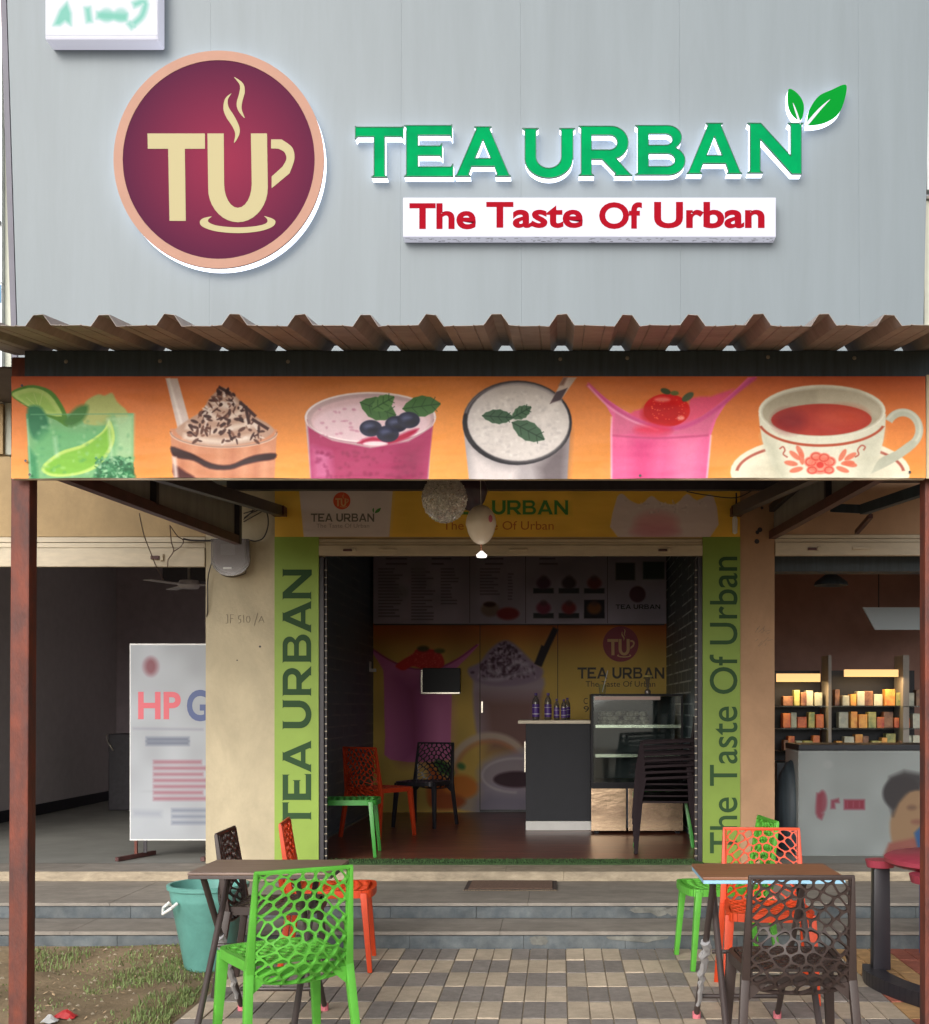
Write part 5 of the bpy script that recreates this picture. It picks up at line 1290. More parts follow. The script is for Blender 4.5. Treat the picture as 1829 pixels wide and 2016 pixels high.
# round logo sign
def c1(p): return (p[0]/2.0322*.7666, p[1]/2.0322*.7666)
YLg = 5.845
cx, cy_ = c1((1145, 838)); ro = 548/2.0322*.7666; ri = 500/2.0322*.7666; ky = 1.035
t = thing('round_logo_sign', 'round maroon light sign with cream TU teacup logo and peach rim', 'sign', (X(cx,YLg), YP, H(cy_,YLg)))
circ = lambda r, n=96: [(cx+r*math.cos(q), cy_+r*ky*math.sin(q)) for q in np.linspace(0, 2*math.pi, n, endpoint=False)]
ringo = circ(ro); ringi = circ(ri)
shape([ringo, ringi], 'rim', M['peach'], t, YLg, .012)
def tfd(y1): return lambda p: (X(p[0], YLg), H(p[1], YLg))
mb = MB(); n = 96
outer = [(X(p[0],YLg), H(p[1],YLg)) for p in ringo]
for yy in (YLg-.001, YP-.001): mb.v += [(a, yy, b_) for a, b_ in outer]
mb.f = [(i, (i+1)%n, n+(i+1)%n, n+i) for i in range(n)]
mb.build('side_band', M['light_side'], t, smooth=True)
# maroon face, glow from inside painted in as a lighter centre
m = bpy.data.materials.new('maroon_painted_glow'); m.use_nodes = True; nt = m.node_tree; b_ = nt.nodes['Principled BSDF']
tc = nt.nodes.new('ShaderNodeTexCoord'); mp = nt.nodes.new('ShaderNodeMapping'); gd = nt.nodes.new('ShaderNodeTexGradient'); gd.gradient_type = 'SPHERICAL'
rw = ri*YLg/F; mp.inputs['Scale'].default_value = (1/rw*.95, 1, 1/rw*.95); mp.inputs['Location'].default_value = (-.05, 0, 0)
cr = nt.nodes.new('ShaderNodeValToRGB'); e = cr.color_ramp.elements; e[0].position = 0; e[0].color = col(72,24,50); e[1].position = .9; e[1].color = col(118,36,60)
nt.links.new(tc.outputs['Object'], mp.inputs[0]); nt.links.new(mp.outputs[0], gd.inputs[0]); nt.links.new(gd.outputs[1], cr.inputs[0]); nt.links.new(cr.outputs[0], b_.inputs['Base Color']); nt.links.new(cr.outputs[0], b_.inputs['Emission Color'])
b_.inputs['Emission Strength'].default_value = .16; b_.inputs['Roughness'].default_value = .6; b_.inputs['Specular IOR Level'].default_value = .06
t0 = t
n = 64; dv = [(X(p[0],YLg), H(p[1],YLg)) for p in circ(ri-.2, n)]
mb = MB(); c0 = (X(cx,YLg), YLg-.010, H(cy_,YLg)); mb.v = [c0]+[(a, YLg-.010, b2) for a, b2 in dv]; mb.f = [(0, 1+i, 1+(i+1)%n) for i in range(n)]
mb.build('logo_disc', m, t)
def q1(pts): return [c1(p) for p in pts]
T_ = [(770,697),(1070,697),(1070,777),(965,777),(970,1153),(885,1153),(878,777),(772,777)]
U_ = [(1083,697),(1168,697),(1170,960)]+[(1242-72*math.cos(R(a)), 960+125*math.sin(R(a))) for a in range(15,180,15)]+[(1314,960),(1310,697),(1394,697),(1398,980)]+[(1242+156*math.cos(R(a)), 980+180*math.sin(R(a))) for a in range(10,180,10)]+[(1087,980)]
Hn = [(1415,728)]+smooth_loop([(1470,728),(1525,770),(1537,830),(1512,905)],5,False)+[(1418,983),(1418,922)]+smooth_loop([(1475,870),(1495,830),(1485,795),(1455,777)],5,False)+[(1415,775)]
S1 = smooth_loop([(1222,403),(1268,435),(1278,480),(1265,530),(1262,570),(1277,617),(1245,580),(1235,540),(1248,490),(1252,445)],5)
S2 = smooth_loop([(1208,488),(1190,520),(1194,560),(1225,610),(1250,665),(1248,705),(1222,747),(1228,700),(1213,660),(1180,610),(1166,565),(1176,515)],5)
Sc = smooth_loop([(1105,1130),(1060,1140),(1043,1160),(1060,1185),(1130,1208),(1240,1217),(1350,1208),(1420,1185),(1438,1160),(1425,1143),(1380,1128),(1395,1145),(1390,1165),(1340,1180),(1240,1187),(1140,1179),(1092,1162),(1088,1145)],4)
for nm, s_ in (('letter',T_),('letter',U_),('cup_handle',Hn),('steam_wisp',S1),('steam_wisp',S2),('saucer',Sc)): shape([q1(s_)], nm, M['cream_vinyl'], t, YLg-.0105, .0012)

# TEA URBAN channel letters
def c2(p): return ((850+p[0]/1.1908)*.7666, (150+p[1]/1.1908)*.7666)
YLt = 5.846
t = thing('channel_letter_sign', 'raised lit green TEA URBAN letters with two leaves', 'sign', (X(1140,YLt), YP, H(350,YLt)))
for ch, a, b2, y0_, y1_ in [('T',75,222,212,365),('E',228,372,207,363),('A',380,550,211,362),('U',590,745,216,366),('R',762,918,209,360),('B',935,1086,207,358),('A',1088,1256,200,354),('N',1278,1441,200,352)]:
    (xa, ya), (xb, yb) = c2((a, y0_)), c2((b2, y1_))
    lo = glyph(ch, xa, ya, xb, yb)
    L2 = [[(X(p[0],YLt), H(p[1],YLt)) for p in lp] for lp in lo]
    face = shape(lo, 'letter', M['lit_green'], t, YLt, .006)
    mb = MB(); k = 0
    for lp in L2:
        n = len(lp); s0 = len(mb.v); mb.v += [(p[0],YLt-.0015,p[1]) for p in lp]+[(p[0],YP-.002,p[1]) for p in lp]
        mb.f += [(s0+i, s0+(i+1)%n, s0+n+(i+1)%n, s0+n+i) for i in range(n)]
    mb.build('letter_return', M['light_side'], face)
    # dark edge trim round the face, as on the real letters
    tr = MB()
    for lp in L2:
        n = len(lp)
        for i in range(n): tr.bar((lp[i][0],YLt-.004,lp[i][1]),(lp[(i+1)%n][0],YLt-.004,lp[(i+1)%n][1]), .0035, .010, up=(0,1,0))
    tr.build('letter_trim', mat('dark_green_trim_'+str(a), col(30,90,70), .5) if a == 75 else bpy.data.materials['dark_green_trim_75'], face)
def leafsign(pts, vein):
    lo = [smooth_loop([c2(p) for p in pts], 5)]
    f = shape(lo, 'leaf', M['lit_leaf'], t, YLt, .006)
    L2 = [(X(p[0],YLt), H(p[1],YLt)) for p in lo[0]]; n = len(L2)
    mb = MB(); mb.v = [(p[0],YLt-.0015,p[1]) for p in L2]+[(p[0],YP-.002,p[1]) for p in L2]; mb.f = [(i,(i+1)%n,n+(i+1)%n,n+i) for i in range(n)]; mb.build('leaf_return', M['light_side'], f)
    shape([smooth_loop([c2(p) for p in vein], 3)], 'leaf_vein', M['lit_white'], f, YLt-.0062, .0012)
leafsign([(1400,95),(1425,108),(1443,135),(1445,165),(1436,190),(1415,180),(1400,155),(1396,125)], [(1412,135),(1424,160),(1437,200),(1430,195),(1420,165)])
leafsign([(1573,82),(1572,120),(1552,170),(1510,198),(1462,206),(1455,200),(1462,160),(1490,118),(1530,98)], [(1527,125),(1500,155),(1452,212),(1450,202),(1490,155)])

# tagline light box
(xa, ya), (xb, yb) = c2((220,425)), c2((1361,546)); YT = 5.825
t = thing('tagline_light_box', 'long white light box with red words The Taste Of Urban', 'sign', (X((xa+xb)/2,YT), YP, H(yb,YT)))
B('light_box', M['lit_white'], t, X(xa,YT), X(xb,YT), YT, YP-.001, H(yb,YT), H(ya,YT), bevel=.004)
for w_, bx4 in [('The',(240,443,443,523)),('Taste',(475,439,770,519)),('Of',(820,440,951,522)),('Urban',(988,439,1326,520))]:
    (a, b2), (c_, d_) = c2(bx4[:2]), c2(bx4[2:])
    word(w_, (a, b2, c_, d_), 'lettering', M['red_vinyl'], t, YT, .0012, bold=.030)
gm2 = MB(); rg_ = random.Random(8)
for _ in range(150):
    px = rg_.uniform(xa+4, xb-4); w = rg_.uniform(1, 9); zz = H(yb,YT)-.0006; yy = rg_.uniform(YT+.006, YP-.012)
    gm2.add([(X(px,YT),yy,zz),(X(px+w,YT),yy,zz),(X(px+w,YT),yy+.004,zz),(X(px,YT),yy+.004,zz)], [(0,1,2,3)])
gm2.build('grime_streaks', M['dirt_line'], t)

# white sign with green writing, top left (lettering unreadable in the photograph)
YQ = 5.8
t = thing('small_white_light_box', 'white light box with soft green writing at the top left', 'sign', (X(195,YQ), YP, H(88,YQ)))
B('light_box', M['lit_white'], t, X(88,YQ), X(312,YQ), YQ, YP-.001, H(78,YQ), H(-90,YQ), bevel=.012)
cv = Cv(90, -60, 310, 70, 2, (224,228,240))
gc = (96,188,168)
cv.poly([(105,50),(118,20),(132,4),(140,26),(140,50),(128,42),(118,50)], gc, 9, .85); cv.line([(172,14),(176,44)], 12, gc, 9, .8); cv.line([(190,30),(250,34)], 14, gc, 9, .8); cv.ell(210,30,14,14,gc,8,.5); cv.ell(238,30,14,14,gc,8,.5)
cv.line([(262,10),(285,4),(280,30),(262,48)], 12, gc, 9, .8, sm=4); cv.line([(252,44),(262,56)], 9, gc, 8, .7)
picture('printed_face', cv, print_mat('soft_green_print', cv, .4, .62, 0, .2), t, YQ-.002)

# neighbours left and right of the board
t = thing('neighbour_sign_left', 'white neighbouring sign board with blue marks at the left edge', 'sign', (-3.2, 6.05, 3))
B('upper_board', M['neigh_white'], t, -4.6, X(9,6.05), 6.02, 6.10, H(560,6.05), 6.4)
B('corner_post', M['neigh_cream'], t, X(9.5,6.05), X(22,6.05), 6.05, 6.12, H(895,6.05), 6.4)
B('rail', M['skirt'], t, -4.6, X(9,6.05)-.005, 6.0, 6.018, H(448,6.05), H(440,6.05))
MB().add([(X(0,6.05)-.3,6.017,H(600,6.05)),(X(8,6.05),6.017,H(600,6.05)),(X(8,6.05),6.017,H(565,6.05)),(X(0,6.05)-.02,6.017,H(600,6.05))], [(0,1,2)]).build('blue_mark', M['blue_print'], t)
B('lower_board', M['neigh_white'], t, -4.6, X(9,6.05), 6.02, 6.10, H(795,6.05), H(562,6.05))
word('0', (-10,748,7,783), 'lettering', M['blue_print'], t, 6.018, .002, bold=.02)
B('wall_below', M['beige'], t, -4.6, X(9,6.05), 6.03, 6.10, H(895,6.05), H(797,6.05))
t = thing('neighbour_sign_right', 'bright neighbouring sign board at the right edge', 'sign', (2.3, 6.05, 3))
B('upper_board', M['neigh_white'], t, X(1824,6.05), 3.4, 6.04, 6.10, H(375,6.05), 6.4)
B('rail', M['skirt'], t, X(1822,6.05), 3.4, 6.03, 6.10, H(394,6.05), H(388,6.05))
B('lower_wall', M['neigh_cream'], t, X(1820,6.05), 3.4, 6.05, 6.10, H(735,6.05), H(395,6.05))

# ------------------------------------------------------------------ left room
lr = structure('left_room')
xa_ = -5.62; yr = 15.1; xb_ = xPL0-.0
MB().quad((xa_-.3,YW,ZF+.001),(xb_+.1,YW,ZF+.001),(xb_+.1,yr+.1,ZF+.001),(xa_-.3,yr+.1,ZF+.001)).build('floor', M['grey_floor'], lr)
B('side_wall', M['grey_wall'], lr, xa_-.12, xa_, YW+.3, yr+.1, ZF, zc)
B('skirting', M['counter'], lr, xa_+.001, xa_+.014, YW+.3, yr-.02, ZF+.002, ZF+.12)
B('rear_wall', M['grey_wall_dark'], lr, xa_-.1, xb_+.1, yr, yr+.1, ZF, zc)
B('inner_wall', M['grey_wall_dark'], lr, xb_+.14, xrl-.13, YW+.24, yr, ZF, zc)
B('ceiling', M['grey_wall'], lr, xa_-.2, xrl-.13, YW+.24, yr+.1, zc+.002, zc+.1)
B('ceiling_beam', M['dark'], lr, X(320,12), xb_+.13, 12, 12.2, H(1145,12), zc)
B('outer_wall', M['beige'], lr, -7, xa_-.13, YW+.02, YW+.25, ZF, 2.6)
t = thing('ceiling_fan', 'pale ceiling fan hanging inside the left room', 'fan', (X(372,10.5), 10.5, H(1150,10.5)))
x, z = X(372,10.5), H(1152,10.5)
MB().tube([(x,10.5,z+.05),(x,10.5,zc)], .012, 8).build('rod', M['skirt'], t)
MB().lathe([(0,-.03),(.08,-.03),(.10,0),(.08,.04),(0,.05)], (x,10.5,z), 20).build('hub', M['grey_wall'], t, smooth=True)
for a in (5, 125, 245): MB().bar((x+.09*math.cos(R(a)),10.5+.09*math.sin(R(a)),z),(x+.50*math.cos(R(a)),10.5+.50*math.sin(R(a)),z), .10, .006).build('blade', M['grey_wall'], t)
t = thing('motor_scooter_shape', 'dark covered box standing in the far left room', 'box', (X(225,14), 14, ZF)) if False else None
t = thing('dark_crate', 'dark upright box with a bent silver edge in the left room', 'box', (X(232,13.4), 13.4, ZF))
B('crate_body', M['dark'], t, X(213,13.4), X(262,13.4), 13.4, 13.9, ZF+.002, H(1445,13.4), bevel=.01)
MB().tube([(X(209,13.38),13.38,H(1446,13.38)),(X(213,13.38),13.38,H(1462,13.38)),(X(224,13.38),13.38,H(1478,13.38))], .008, 6).build('silver_edge', M['steel'], t)
# standing board in the left room, cut by the pier
YH = 9.25
cv = Cv(257, 1270, 445, 1652, 1.4, (206,212,220))
cv.a *= (.95+.1*vnoise(cv.h, cv.w, 60, 12))[..., None]
cv.ell(297, 1312, 13, 17, (150,70,84), 9, .85)
cv.poly([(270,1555),(400,1555),(400,1560),(270,1560)], (206,212,220), 3)
for y_ in range(1445, 1460, 8): cv.line([(288,y_+10),(372,y_+10)], 8, (110,120,146), 5, .75)
for y_ in range(1500, 1575, 12): cv.line([(302,y_),(402+rd.uniform(-8,8),y_)], 7, (186,110,128), 4.5, .75)
for y_ in range(1590, 1620, 12): cv.line([(338,y_+5),(418,y_+5)], 7, (132,142,166), 5, .7)
cv.line([(262,1434),(400,1436)], 4, (160,160,178), 4, .5); cv.line([(262,1600),(318,1602)], 12, (160,170,190), 8, .4)
t = thing('standing_board', 'white printed standing board with red and blue letters beside the left pier', 'sign board', (X(340,YH), YH, ZF))
B('board_panel', M['white_plastic'], t, X(255,YH), X(447,YH), YH+.002, YH+.025, H(1655,YH), H(1267,YH), bevel=.004)
picture('printed_face', cv, print_mat('board_print', cv, .5, .55, 0), t, YH)
word('HP', (272,1362,356,1416), 'lettering', mat('soft_red_print', col(205,92,104), .5), t, YH, .001, bold=.03)
word('GAS', (368,1358,520,1420), 'lettering', mat('soft_blue_print', col(70,84,130), .5), t, YH, .001, bold=.03) if False else word('G', (368,1358,412,1420), 'lettering', mat('soft_blue_print', col(70,84,130), .5), t, YH, .001, bold=.03)
MB().bar((X(232,9.0),8.98,ZF+.02),(X(300,9.35),9.4,ZF+.02), .03, .03).build('foot', M['brown_steel'], t)
MB().bar((X(268,9.2),9.2,ZF+.03),(X(268,9.2),9.2,H(1655,9.2)), .02, .02).build('foot_upright', M['rust'], t)
MB().bar((X(400,9.0),8.98,ZF+.02),(X(430,9.35),9.4,ZF+.02), .03, .03).build('foot', M['brown_steel'], t)
MB().bar((X(285,YH),YH+.012,ZF+.035),(X(285,YH),YH+.012,H(1655,YH)), .025, .015).build('foot_upright', M['dark'], t)

# ------------------------------------------------------------------ right shop
rr = structure('right_room'); xr0 = xPR1; xr1 = 5.4; yrr = 12.6
MB().quad((xr0-.1,YW,ZF+.001),(xr1,YW,ZF+.001),(xr1,yrr,ZF+.001),(xr0-.1,yrr,ZF+.001)).build('floor', M['grey_floor'], rr)
B('rear_wall', M['brown_wall'], rr, xr0-.1, xr1, yrr, yrr+.1, ZF, zc)
B('side_wall', M['brown_wall'], rr, xr1, xr1+.1, YW+.25, yrr, ZF, zc)
B('ceiling', M['brown_wall'], rr, xr0-.15, xr1+.1, YW+.25, yrr+.1, zc+.002, zc+.1)
B('inner_wall', M['brown_wall'], rr, xrr+.13, xr0-.005, YW+.24, yrr, ZF, zc)
B('ceiling_duct', M['beam'], rr, xr0, xr1-.01, YW+.3, YW+.5, H(1125,YW+.3), H(1094,YW+.3)+.05)
t = thing('pendant_lamp', 'dark bell shaped pendant lamp in the right shop', 'lamp', (X(1636,9.8), 9.8, H(1150,9.8)))
MB().lathe([(.0,.10),(.03,.10),(.05,.07),(.13,.01),(.14,-.02),(.13,-.02),(.02,.06)], (X(1636,9.8),9.8,H(1148,9.8)), 24).build('shade', M['beam'], t, smooth=True)
MB().tube([(X(1636,9.8),9.8,H(1148,9.8)+.1),(X(1636,9.8),9.8,zc)], .006, 6).build('cord', M['cable'], t)
t = thing('hanging_light_panel', 'pale grey panel hanging in the right shop', 'light panel', (X(1760,11), 11, H(1240,11)))
MB().add([(X(1698,11),11,H(1196,11)),(X(1722,11),11,H(1240,11)),(X(1860,11),11,H(1240,11)),(X(1860,11),11,H(1196,11))], [(0,1,2,3)]).build('panel', mat('pale_blue_panel', col(170,186,196), .4), t, solid=.03)
for xx in (1730, 1830): MB().tube([(X(xx,11),11,H(1198,11)),(X(xx,11),11,zc)], .006, 6).build('hanger', M['cable'], t)
# glass shelves with goods
YG = 11.3
t = thing('goods_shelf', 'glass shelving with golden packets and lamps in the right shop', 'shelf', (X(1700,YG), YG, ZF))
for a, b2 in ((1536,1630),(1640,1822)):
    B('shelf_frame', M['counter'], t, X(a,YG), X(b2,YG), YG+.35, YG+.38, H(1500,YG), H(1318,YG))
    for py in (1392, 1436, 1480): B('shelf_board', M['glass'], t, X(a,YG), X(b2,YG), YG, YG+.34, H(py,YG), H(py,YG)+.01)
B('lamp_strip', M['amber'], t, X(1530,YG), X(1616,YG), YG+.02, YG+.05, H(1342,YG), H(1326,YG))
B('lamp_strip', M['amber'], t, X(1664,YG), X(1770,YG), YG+.02, YG+.05, H(1332,YG), H(1318,YG))
for a, b2, py in ((1530,1616,1343),(1664,1770,1333)):         # the lit strips above the shelves
    ld = bpy.data.lights.new('shelf_lamp', 'AREA'); ld.shape = 'RECTANGLE'; ld.size = X(b2,YG)-X(a,YG); ld.size_y = .05; ld.energy = 3.0; ld.color = (1,.66,.32)
    lo_ = bpy.data.objects.new('shelf_lamp', ld); C.objects.link(lo_); lo_.location = ((X(a,YG)+X(b2,YG))/2, YG-.02, H(py,YG)); lo_.rotation_euler = (R(12),0,0)
B('cabinet_base', M['wall_black'], t, X(1530,YG), X(1840,YG), YG, YG+.38, ZF+.002, H(1502,YG))
B('upright', M['skirt'], t, X(1631,YG), X(1637,YG), YG, YG+.3, H(1500,YG), H(1290,YG))
B('upright', M['skirt'], t, X(1778,YG), X(1790,YG), YG, YG+.3, H(1500,YG), H(1290,YG))
gl = [mat('golden_packet', col(240,190,92), .4, c2=col(200,120,60), nscale=9), mat('orange_packet', col(220,130,64), .4, c2=col(160,60,50), nscale=10), mat('dark_packet', col(90,56,46), .4, c2=col(150,110,80), nscale=12), mat('pale_packet', col(200,200,180), .4, c2=col(150,160,150), nscale=10), mat('green_packet', col(110,130,86), .4, c2=col(190,180,110), nscale=11)]  # amber lamp glow is put into the golden and orange tones
ORD = ['first','second','third','fourth','fifth','sixth','seventh','eighth','ninth','tenth','eleventh','twelfth','thirteenth','fourteenth','fifteenth','sixteenth','seventeenth','eighteenth','nineteenth','twentieth','twenty-first','twenty-second']
r5 = random.Random(2)
wherex = {1392:'top', 1436:'middle', 1480:'bottom'}
for py in (1392, 1436, 1480):
    px = 1545; kk = 0
    while px < 1815:
        w = r5.uniform(11, 22)
        if abs(px-1634) > 14:
            mm = gl[r5.choice([0,0,1,2,3,4] if px > 1640 else [2,2,3,3,1,4])]; hh = r5.uniform(18, 34); yy = YG+r5.uniform(.04,.14)
            o = B('goods_packet', mm, None, X(px,YG), X(px+w-2,YG), yy, yy+.12, H(py,YG)+.0115, H(py-hh,YG)+.01, bevel=.006)
            tag(o, '%s packet, %s from the left on the %s glass shelf in the right shop' % (mm.name.split('_')[0], ORD[kk], wherex[py]), 'packet', 'packets on the glass shelves of the right shop'); kk += 1
        px += w
# blurred freezer
YZ = 9.35
cv = Cv(1572, 1478, 1850, 1684, 1.5, (196,206,206))
cv.a *= (.95+.1*vnoise(cv.h, cv.w, 60, 19))[..., None]
cv.line([(1614,1562),(1612,1600),(1620,1608)], 12, (176,60,84), 5, .9, sm=3); cv.ell(1619, 1578, 9, 22, (176,58,82), 5, .8); cv.line([(1640,1592),(1640,1578),(1652,1576)], 9, (170,46,76), 4, .8); cv.line([(1662,1584),(1702,1584)], 19, (172,36,70), 4.5, .95)
for xx in (1668, 1680, 1692): cv.line([(xx,1578),(xx,1590)], 2.5, (204,110,130), 2, .6)
cv.ell(1776, 1562, 38, 34, (56,52,58), 6); cv.poly([(1768,1580),(1790,1558),(1822,1560),(1830,1610),(1800,1660),(1762,1672),(1752,1620)], (196,156,116), 6, sm=3)
cv.ell(1795, 1590, 9, 5, (120,84,70), 6, .6); cv.ell(1818, 1588, 7, 5, (120,84,70), 6, .5); cv.ell(1806, 1618, 12, 5, (160,90,80), 6, .6); cv.poly([(1745,1560),(1752,1530),(1780,1518),(1812,1524),(1824,1548),(1790,1556),(1768,1580),(1758,1606)], (60,54,58), 9, .9); cv.poly([(1750,1660),(1800,1650),(1850,1670),(1850,1684),(1740,1684)], (190,110,96), 6); cv.poly([(1800,1640),(1850,1590),(1850,1684),(1810,1684)], (56,110,176), 5)
cv.ell(1630, 1505, 10, 8, (214,222,222), 5, .7)
t = thing('chest_freezer', 'white chest freezer with red writing and a printed child face', 'freezer', (X(1710,YZ), YZ, ZF))
B('freezer_body', M['freezer'], t, X(1572,YZ), X(1850,YZ), YZ+.004, YZ+.55, H(1690,YZ), H(1478,YZ), bevel=.012)
picture('printed_front', cv, print_mat('freezer_print', cv, .5, .36, 0), t, YZ)
B('lid', M['counter'], t, X(1560,YZ)+.05, X(1850,YZ), YZ+.0, YZ+.56, H(1477,YZ), H(1466,YZ), bevel=.006)
for xx in (1590, 1640, 1700, 1760, 1820): B('foot', M['skirt'], t, X(xx,YZ), X(xx+10,YZ), YZ+.05, YZ+.1, ZF+.002, H(1690,YZ)+.012)
t = thing('bin_bag', 'dark full bag leaning against the pier inside the right shop', 'bag', (X(1550,9.5), 9.5, ZF))
MB().lathe([(0,0),(.12,.0),(.16,.1),(.17,.4),(.12,.62),(.05,.72),(0,.74)], (X(1552,9.6)+.02,9.6,ZF+.002), 14, sx=.8).build('bag_body', M['beam'], t, smooth=True)

# ------------------------------------------------------------------ meter, cables, balloons
t = thing('electric_meter', 'smoky covered round bottomed electric meter on the cream pier', 'meter', (X(455,YW), YW, H(1135,YW)))
def mshape(dx, dz, y0, y1, mm, name):
    pts = [(418+dx,1062),(492-dx,1062),(494-dx,1100)]+[(456+(38-dx)*math.cos(R(a)), 1103+(32-dz)*math.sin(R(a))) for a in range(0,181,15)]+[(418+dx,1100)]
    shape([pts], name, mm, t, y1, y1-y0)
mshape(2, 2, YW-.02, YW-.001, M['skirt'], 'base_plate')
mshape(8, 6, YW-.075, YW-.021, M['grey_wall'], 'meter_case')
mshape(0, 0, YW-.11, YW-.0765, M['meter'], 'cover')
B('dial_plate', M['white_plastic'], t, X(440,YW), X(468,YW), YW-.0765, YW-.0755, H(1095,YW), H(1074,YW))
B('seal', M['white_plastic'], t, X(448,YW), X(464,YW), YW-.118, YW-.111, H(1124,YW), H(1120,YW))
def cable(pts, r_, label, m=M['cable'], name='cable', yy=YW-.03):
    P3 = [(X(p[0],p[2] if len(p) > 2 else yy), p[2] if len(p) > 2 else yy, H(p[1],p[2] if len(p) > 2 else yy)) for p in pts]
    Q = []
    for i in range(len(P3)-1):
        p0, p1, p2, p3 = P3[max(i-1,0)], P3[i], P3[i+1], P3[min(i+2,len(P3)-1)]
        for k in range(6):
            s_ = k/6; Q.append(tuple(.5*((2*p1[d])+(-p0[d]+p2[d])*s_+(2*p0[d]-5*p1[d]+4*p2[d]-p3[d])*s_*s_+(-p0[d]+3*p1[d]-3*p2[d]+p3[d])*s_**3) for d in range(3)))
    Q.append(P3[-1])
    o = MB().tube(Q, r_, 6).build(name, m, smooth=True); tag(o, label, 'cable')
def k1(x, y): return ((x/2.6129)*.7666, (1200+y/2.6129)*.7666)
cable([k1(1420,590)+(YW-.01,), k1(1420,640), k1(1395,750), k1(1392,960)+(YW-.01,), k1(1375,1040)+(YW+.02,)], .0045, 'thin cable running down the left edge of the cream pier')
cable([k1(1440,660)+(YW-.06,), k1(1490,720), k1(1560,735), k1(1640,715), k1(1650,690)+(YW-.06,)], .004, 'dark cable looping under the electric meter')
cable([k1(1640,340)+(YW-.01,), k1(1700,300), k1(1780,290), k1(1800,380), k1(1770,470), k1(1720,495), k1(1680,490)+(YW-.01,)], .005, 'round cable loop on the pier right of the meter')
cable([k1(1635,310)+(YW-.02,), k1(1700,290), k1(1740,270)+(YW-.02,)], .004, 'upper short cable between side panel and rafter')
cable([k1(1635,365)+(YW-.02,), k1(1700,330), k1(1770,290)+(YW-.02,)], .004, 'lower short cable between side panel and rafter')
cable([k1(1635,350)+(YW-.02,), k1(1690,300), k1(1695,275)+(YW-.02,)], .0035, 'middle short cable between side panel and rafter')
cable([k1(1140,390)+(8.6,), k1(1150,500)+(8.8,), k1(1165,560)+(8.85,), k1(1130,620)+(8.86,), k1(1125,670)+(8.87,)], .004, 'brown wire hanging down over the left shutter', M['wire_brown'])
cable([k1(1140,390)+(8.6,), k1(1190,460)+(8.8,), k1(1230,490)+(8.86,), k1(1215,530)+(8.86,), k1(1165,565)+(8.85,)], .004, 'brown wire looping to the right over the left shutter', M['wire_brown'])
cable([k1(935,310)+(8.0,), k1(965,450)+(8.6,), k1(1010,570)+(8.8,), k1(1050,668)+(8.87,), k1(1100,760)+(9.3,)], .004, 'long straight brown wire crossing the left shutter', M['wire_brown'])
cable([k1(1230,480)+(8.87,), k1(1300,492)+(8.87,), k1(1430,492)+(8.87,)], .008, 'short black cable along the top of the left shutter')
def k4(x, y): return ((1750+x/2.8758)*.7666, (1200+y/2.8758)*.7666)
cable([k4(40,180)+(8.5,), k4(180,205), k4(400,225), k4(540,160)+(8.6,)], .004, 'thin wire along the top right of the fascia banner', yy=8.6)
cable([k4(405,190)+(8.7,), k4(405,260)+(8.75,), k4(395,300)+(8.8,)], .006, 'short wire dropping to the bulb holder')
o = MB().lathe([(0,-.13),(.018,-.12),(.02,-.02),(.014,0),(0,.0)], (X(k4(395,360)[0],8.8), 8.8, H(k4(395,365)[1],8.8)), 12).build('bulb', M['white_plastic'], smooth=True); tag(o, 'slim white bulb hanging at the right end of the fascia banner', 'bulb')

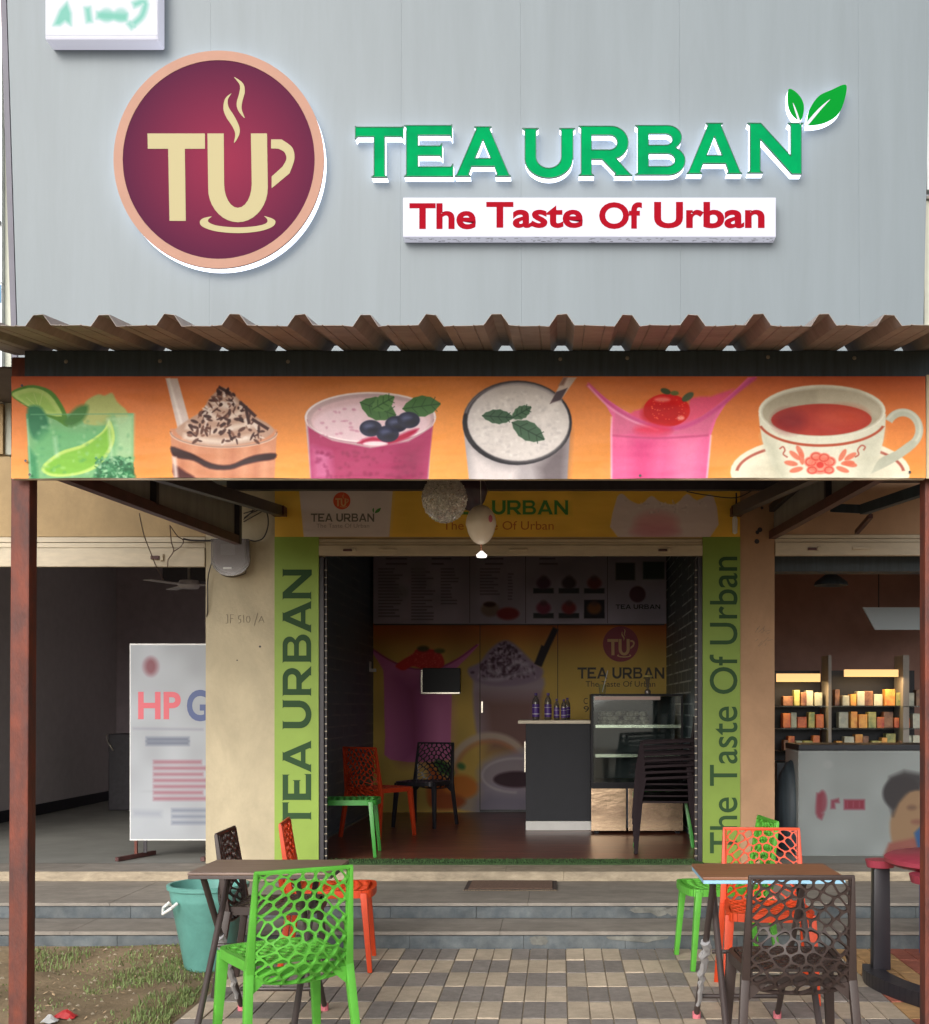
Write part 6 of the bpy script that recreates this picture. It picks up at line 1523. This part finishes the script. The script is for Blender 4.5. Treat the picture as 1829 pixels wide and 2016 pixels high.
def balloon(px, py, rx, ry, y, m, label, knot=None):
    x, z = X(px,y), H(py,y); a, b2 = rx*y/F, ry*y/F
    t = thing('balloon', label, 'balloon', (x, y, z), group='balloons hanging under the canopy')
    pr = [(a*math.sin(R(q))*(1-.10*(1-math.cos(R(q)))*.5*(1 if q > 90 else 0)), b2*math.cos(R(q))) for q in range(0, 181, 10)]
    MB().lathe(pr[::-1], (x,y,z), 28).build('skin', m, t, smooth=True)
    return t, x, z, a, b2
t, x, z, a, b2 = balloon(947, 1033, 30, 39, 6.4, M['balloon'], 'cream white balloon with a ribbon tail hanging in the middle')
MB().tube([(x,6.4,z-b2),(x+.003,6.4,z-b2-.035)], .004, 6).build('neck', mat('tan_neck', col(180,120,90), .5), t)
MB().lathe([(0,0),(.006,0),(.03,-.022),(.026,-.034),(.012,-.03),(0,-.034)], (x+.003,6.4,z-b2-.035), 9).build('tail', mat('glowing_white_ribbon', col(245,235,230), .5, emit=(1,.92,.85,1), estr=1.2), t)  # ribbon tail brightened by an added glow of its own
o = MB(); cc = Vector((x,6.4,z))
for (u, v, r_) in ((.80,.30,.018),(.72,.42,.012),(.85,.12,.010)):
    pass
hx = MB(); 
for k in range(9):
    q = k/8*6.28; uu, vv = .66+.13*math.cos(q), .22+.20*math.sin(q); w_ = math.sqrt(max(0,1-uu*uu-vv*vv)); hx.v.append((x+a*uu*1.01, 6.4-a*w_*1.012, z+b2*vv*1.01))
hx.v.append((x+a*.66*1.04, 6.4-a*.72*1.04, z+b2*.22*1.02)); hx.f = [(i, i+1, 9) for i in range(8)]; hx.build('pink_print', mat('pink_mark', col(214,120,140), .4), t)
MB().tube([(x,6.4,z+b2),(x-.01,6.4,3.0)], .0015, 5).build('string', M['white_plastic'], t)
t, x, z, a, b2 = balloon(875, 982, 45, 48, 6.2, M['clear'], 'clear balloon full of silver confetti hanging beside the white balloon')
cf = MB(); r6 = random.Random(3)
for _ in range(3600):
    u = r6.gauss(0,1); v = r6.gauss(0,1); w = r6.gauss(0,1); n = math.sqrt(u*u+v*v+w*w); u, v, w = u/n, v/n, w/n
    if r6.random() < .12: continue
    q = a*.93*(1 if r6.random() < .8 else r6.random()); c0 = Vector((x+u*q, 6.2+v*q, z+w*b2*.93*(q/a/.93))); s_ = r6.uniform(.005,.012)
    d1 = Vector((r6.gauss(0,1),r6.gauss(0,1),r6.gauss(0,1))).normalized()*s_; d2 = Vector((r6.gauss(0,1),r6.gauss(0,1),r6.gauss(0,1))).normalized()*s_
    cf.add([c0-d1,c0+d2,c0+d1,c0-d2], [(0,1,2,3)])
cf.build('confetti', M['foil'], t, kind='stuff')
MB().tube([(x,6.2,z+b2),(x,6.2,3.0)], .0015, 5).build('string', M['white_plastic'], t)
t, x, z, a, b2 = balloon(927, 968, 33, 38, 6.9, M['balloon_dark'], 'dark plum balloon partly hidden between the other two balloons')
MB().tube([(x,6.9,z+b2),(x,6.9,3.0)], .0015, 5).build('string', M['white_plastic'], t)
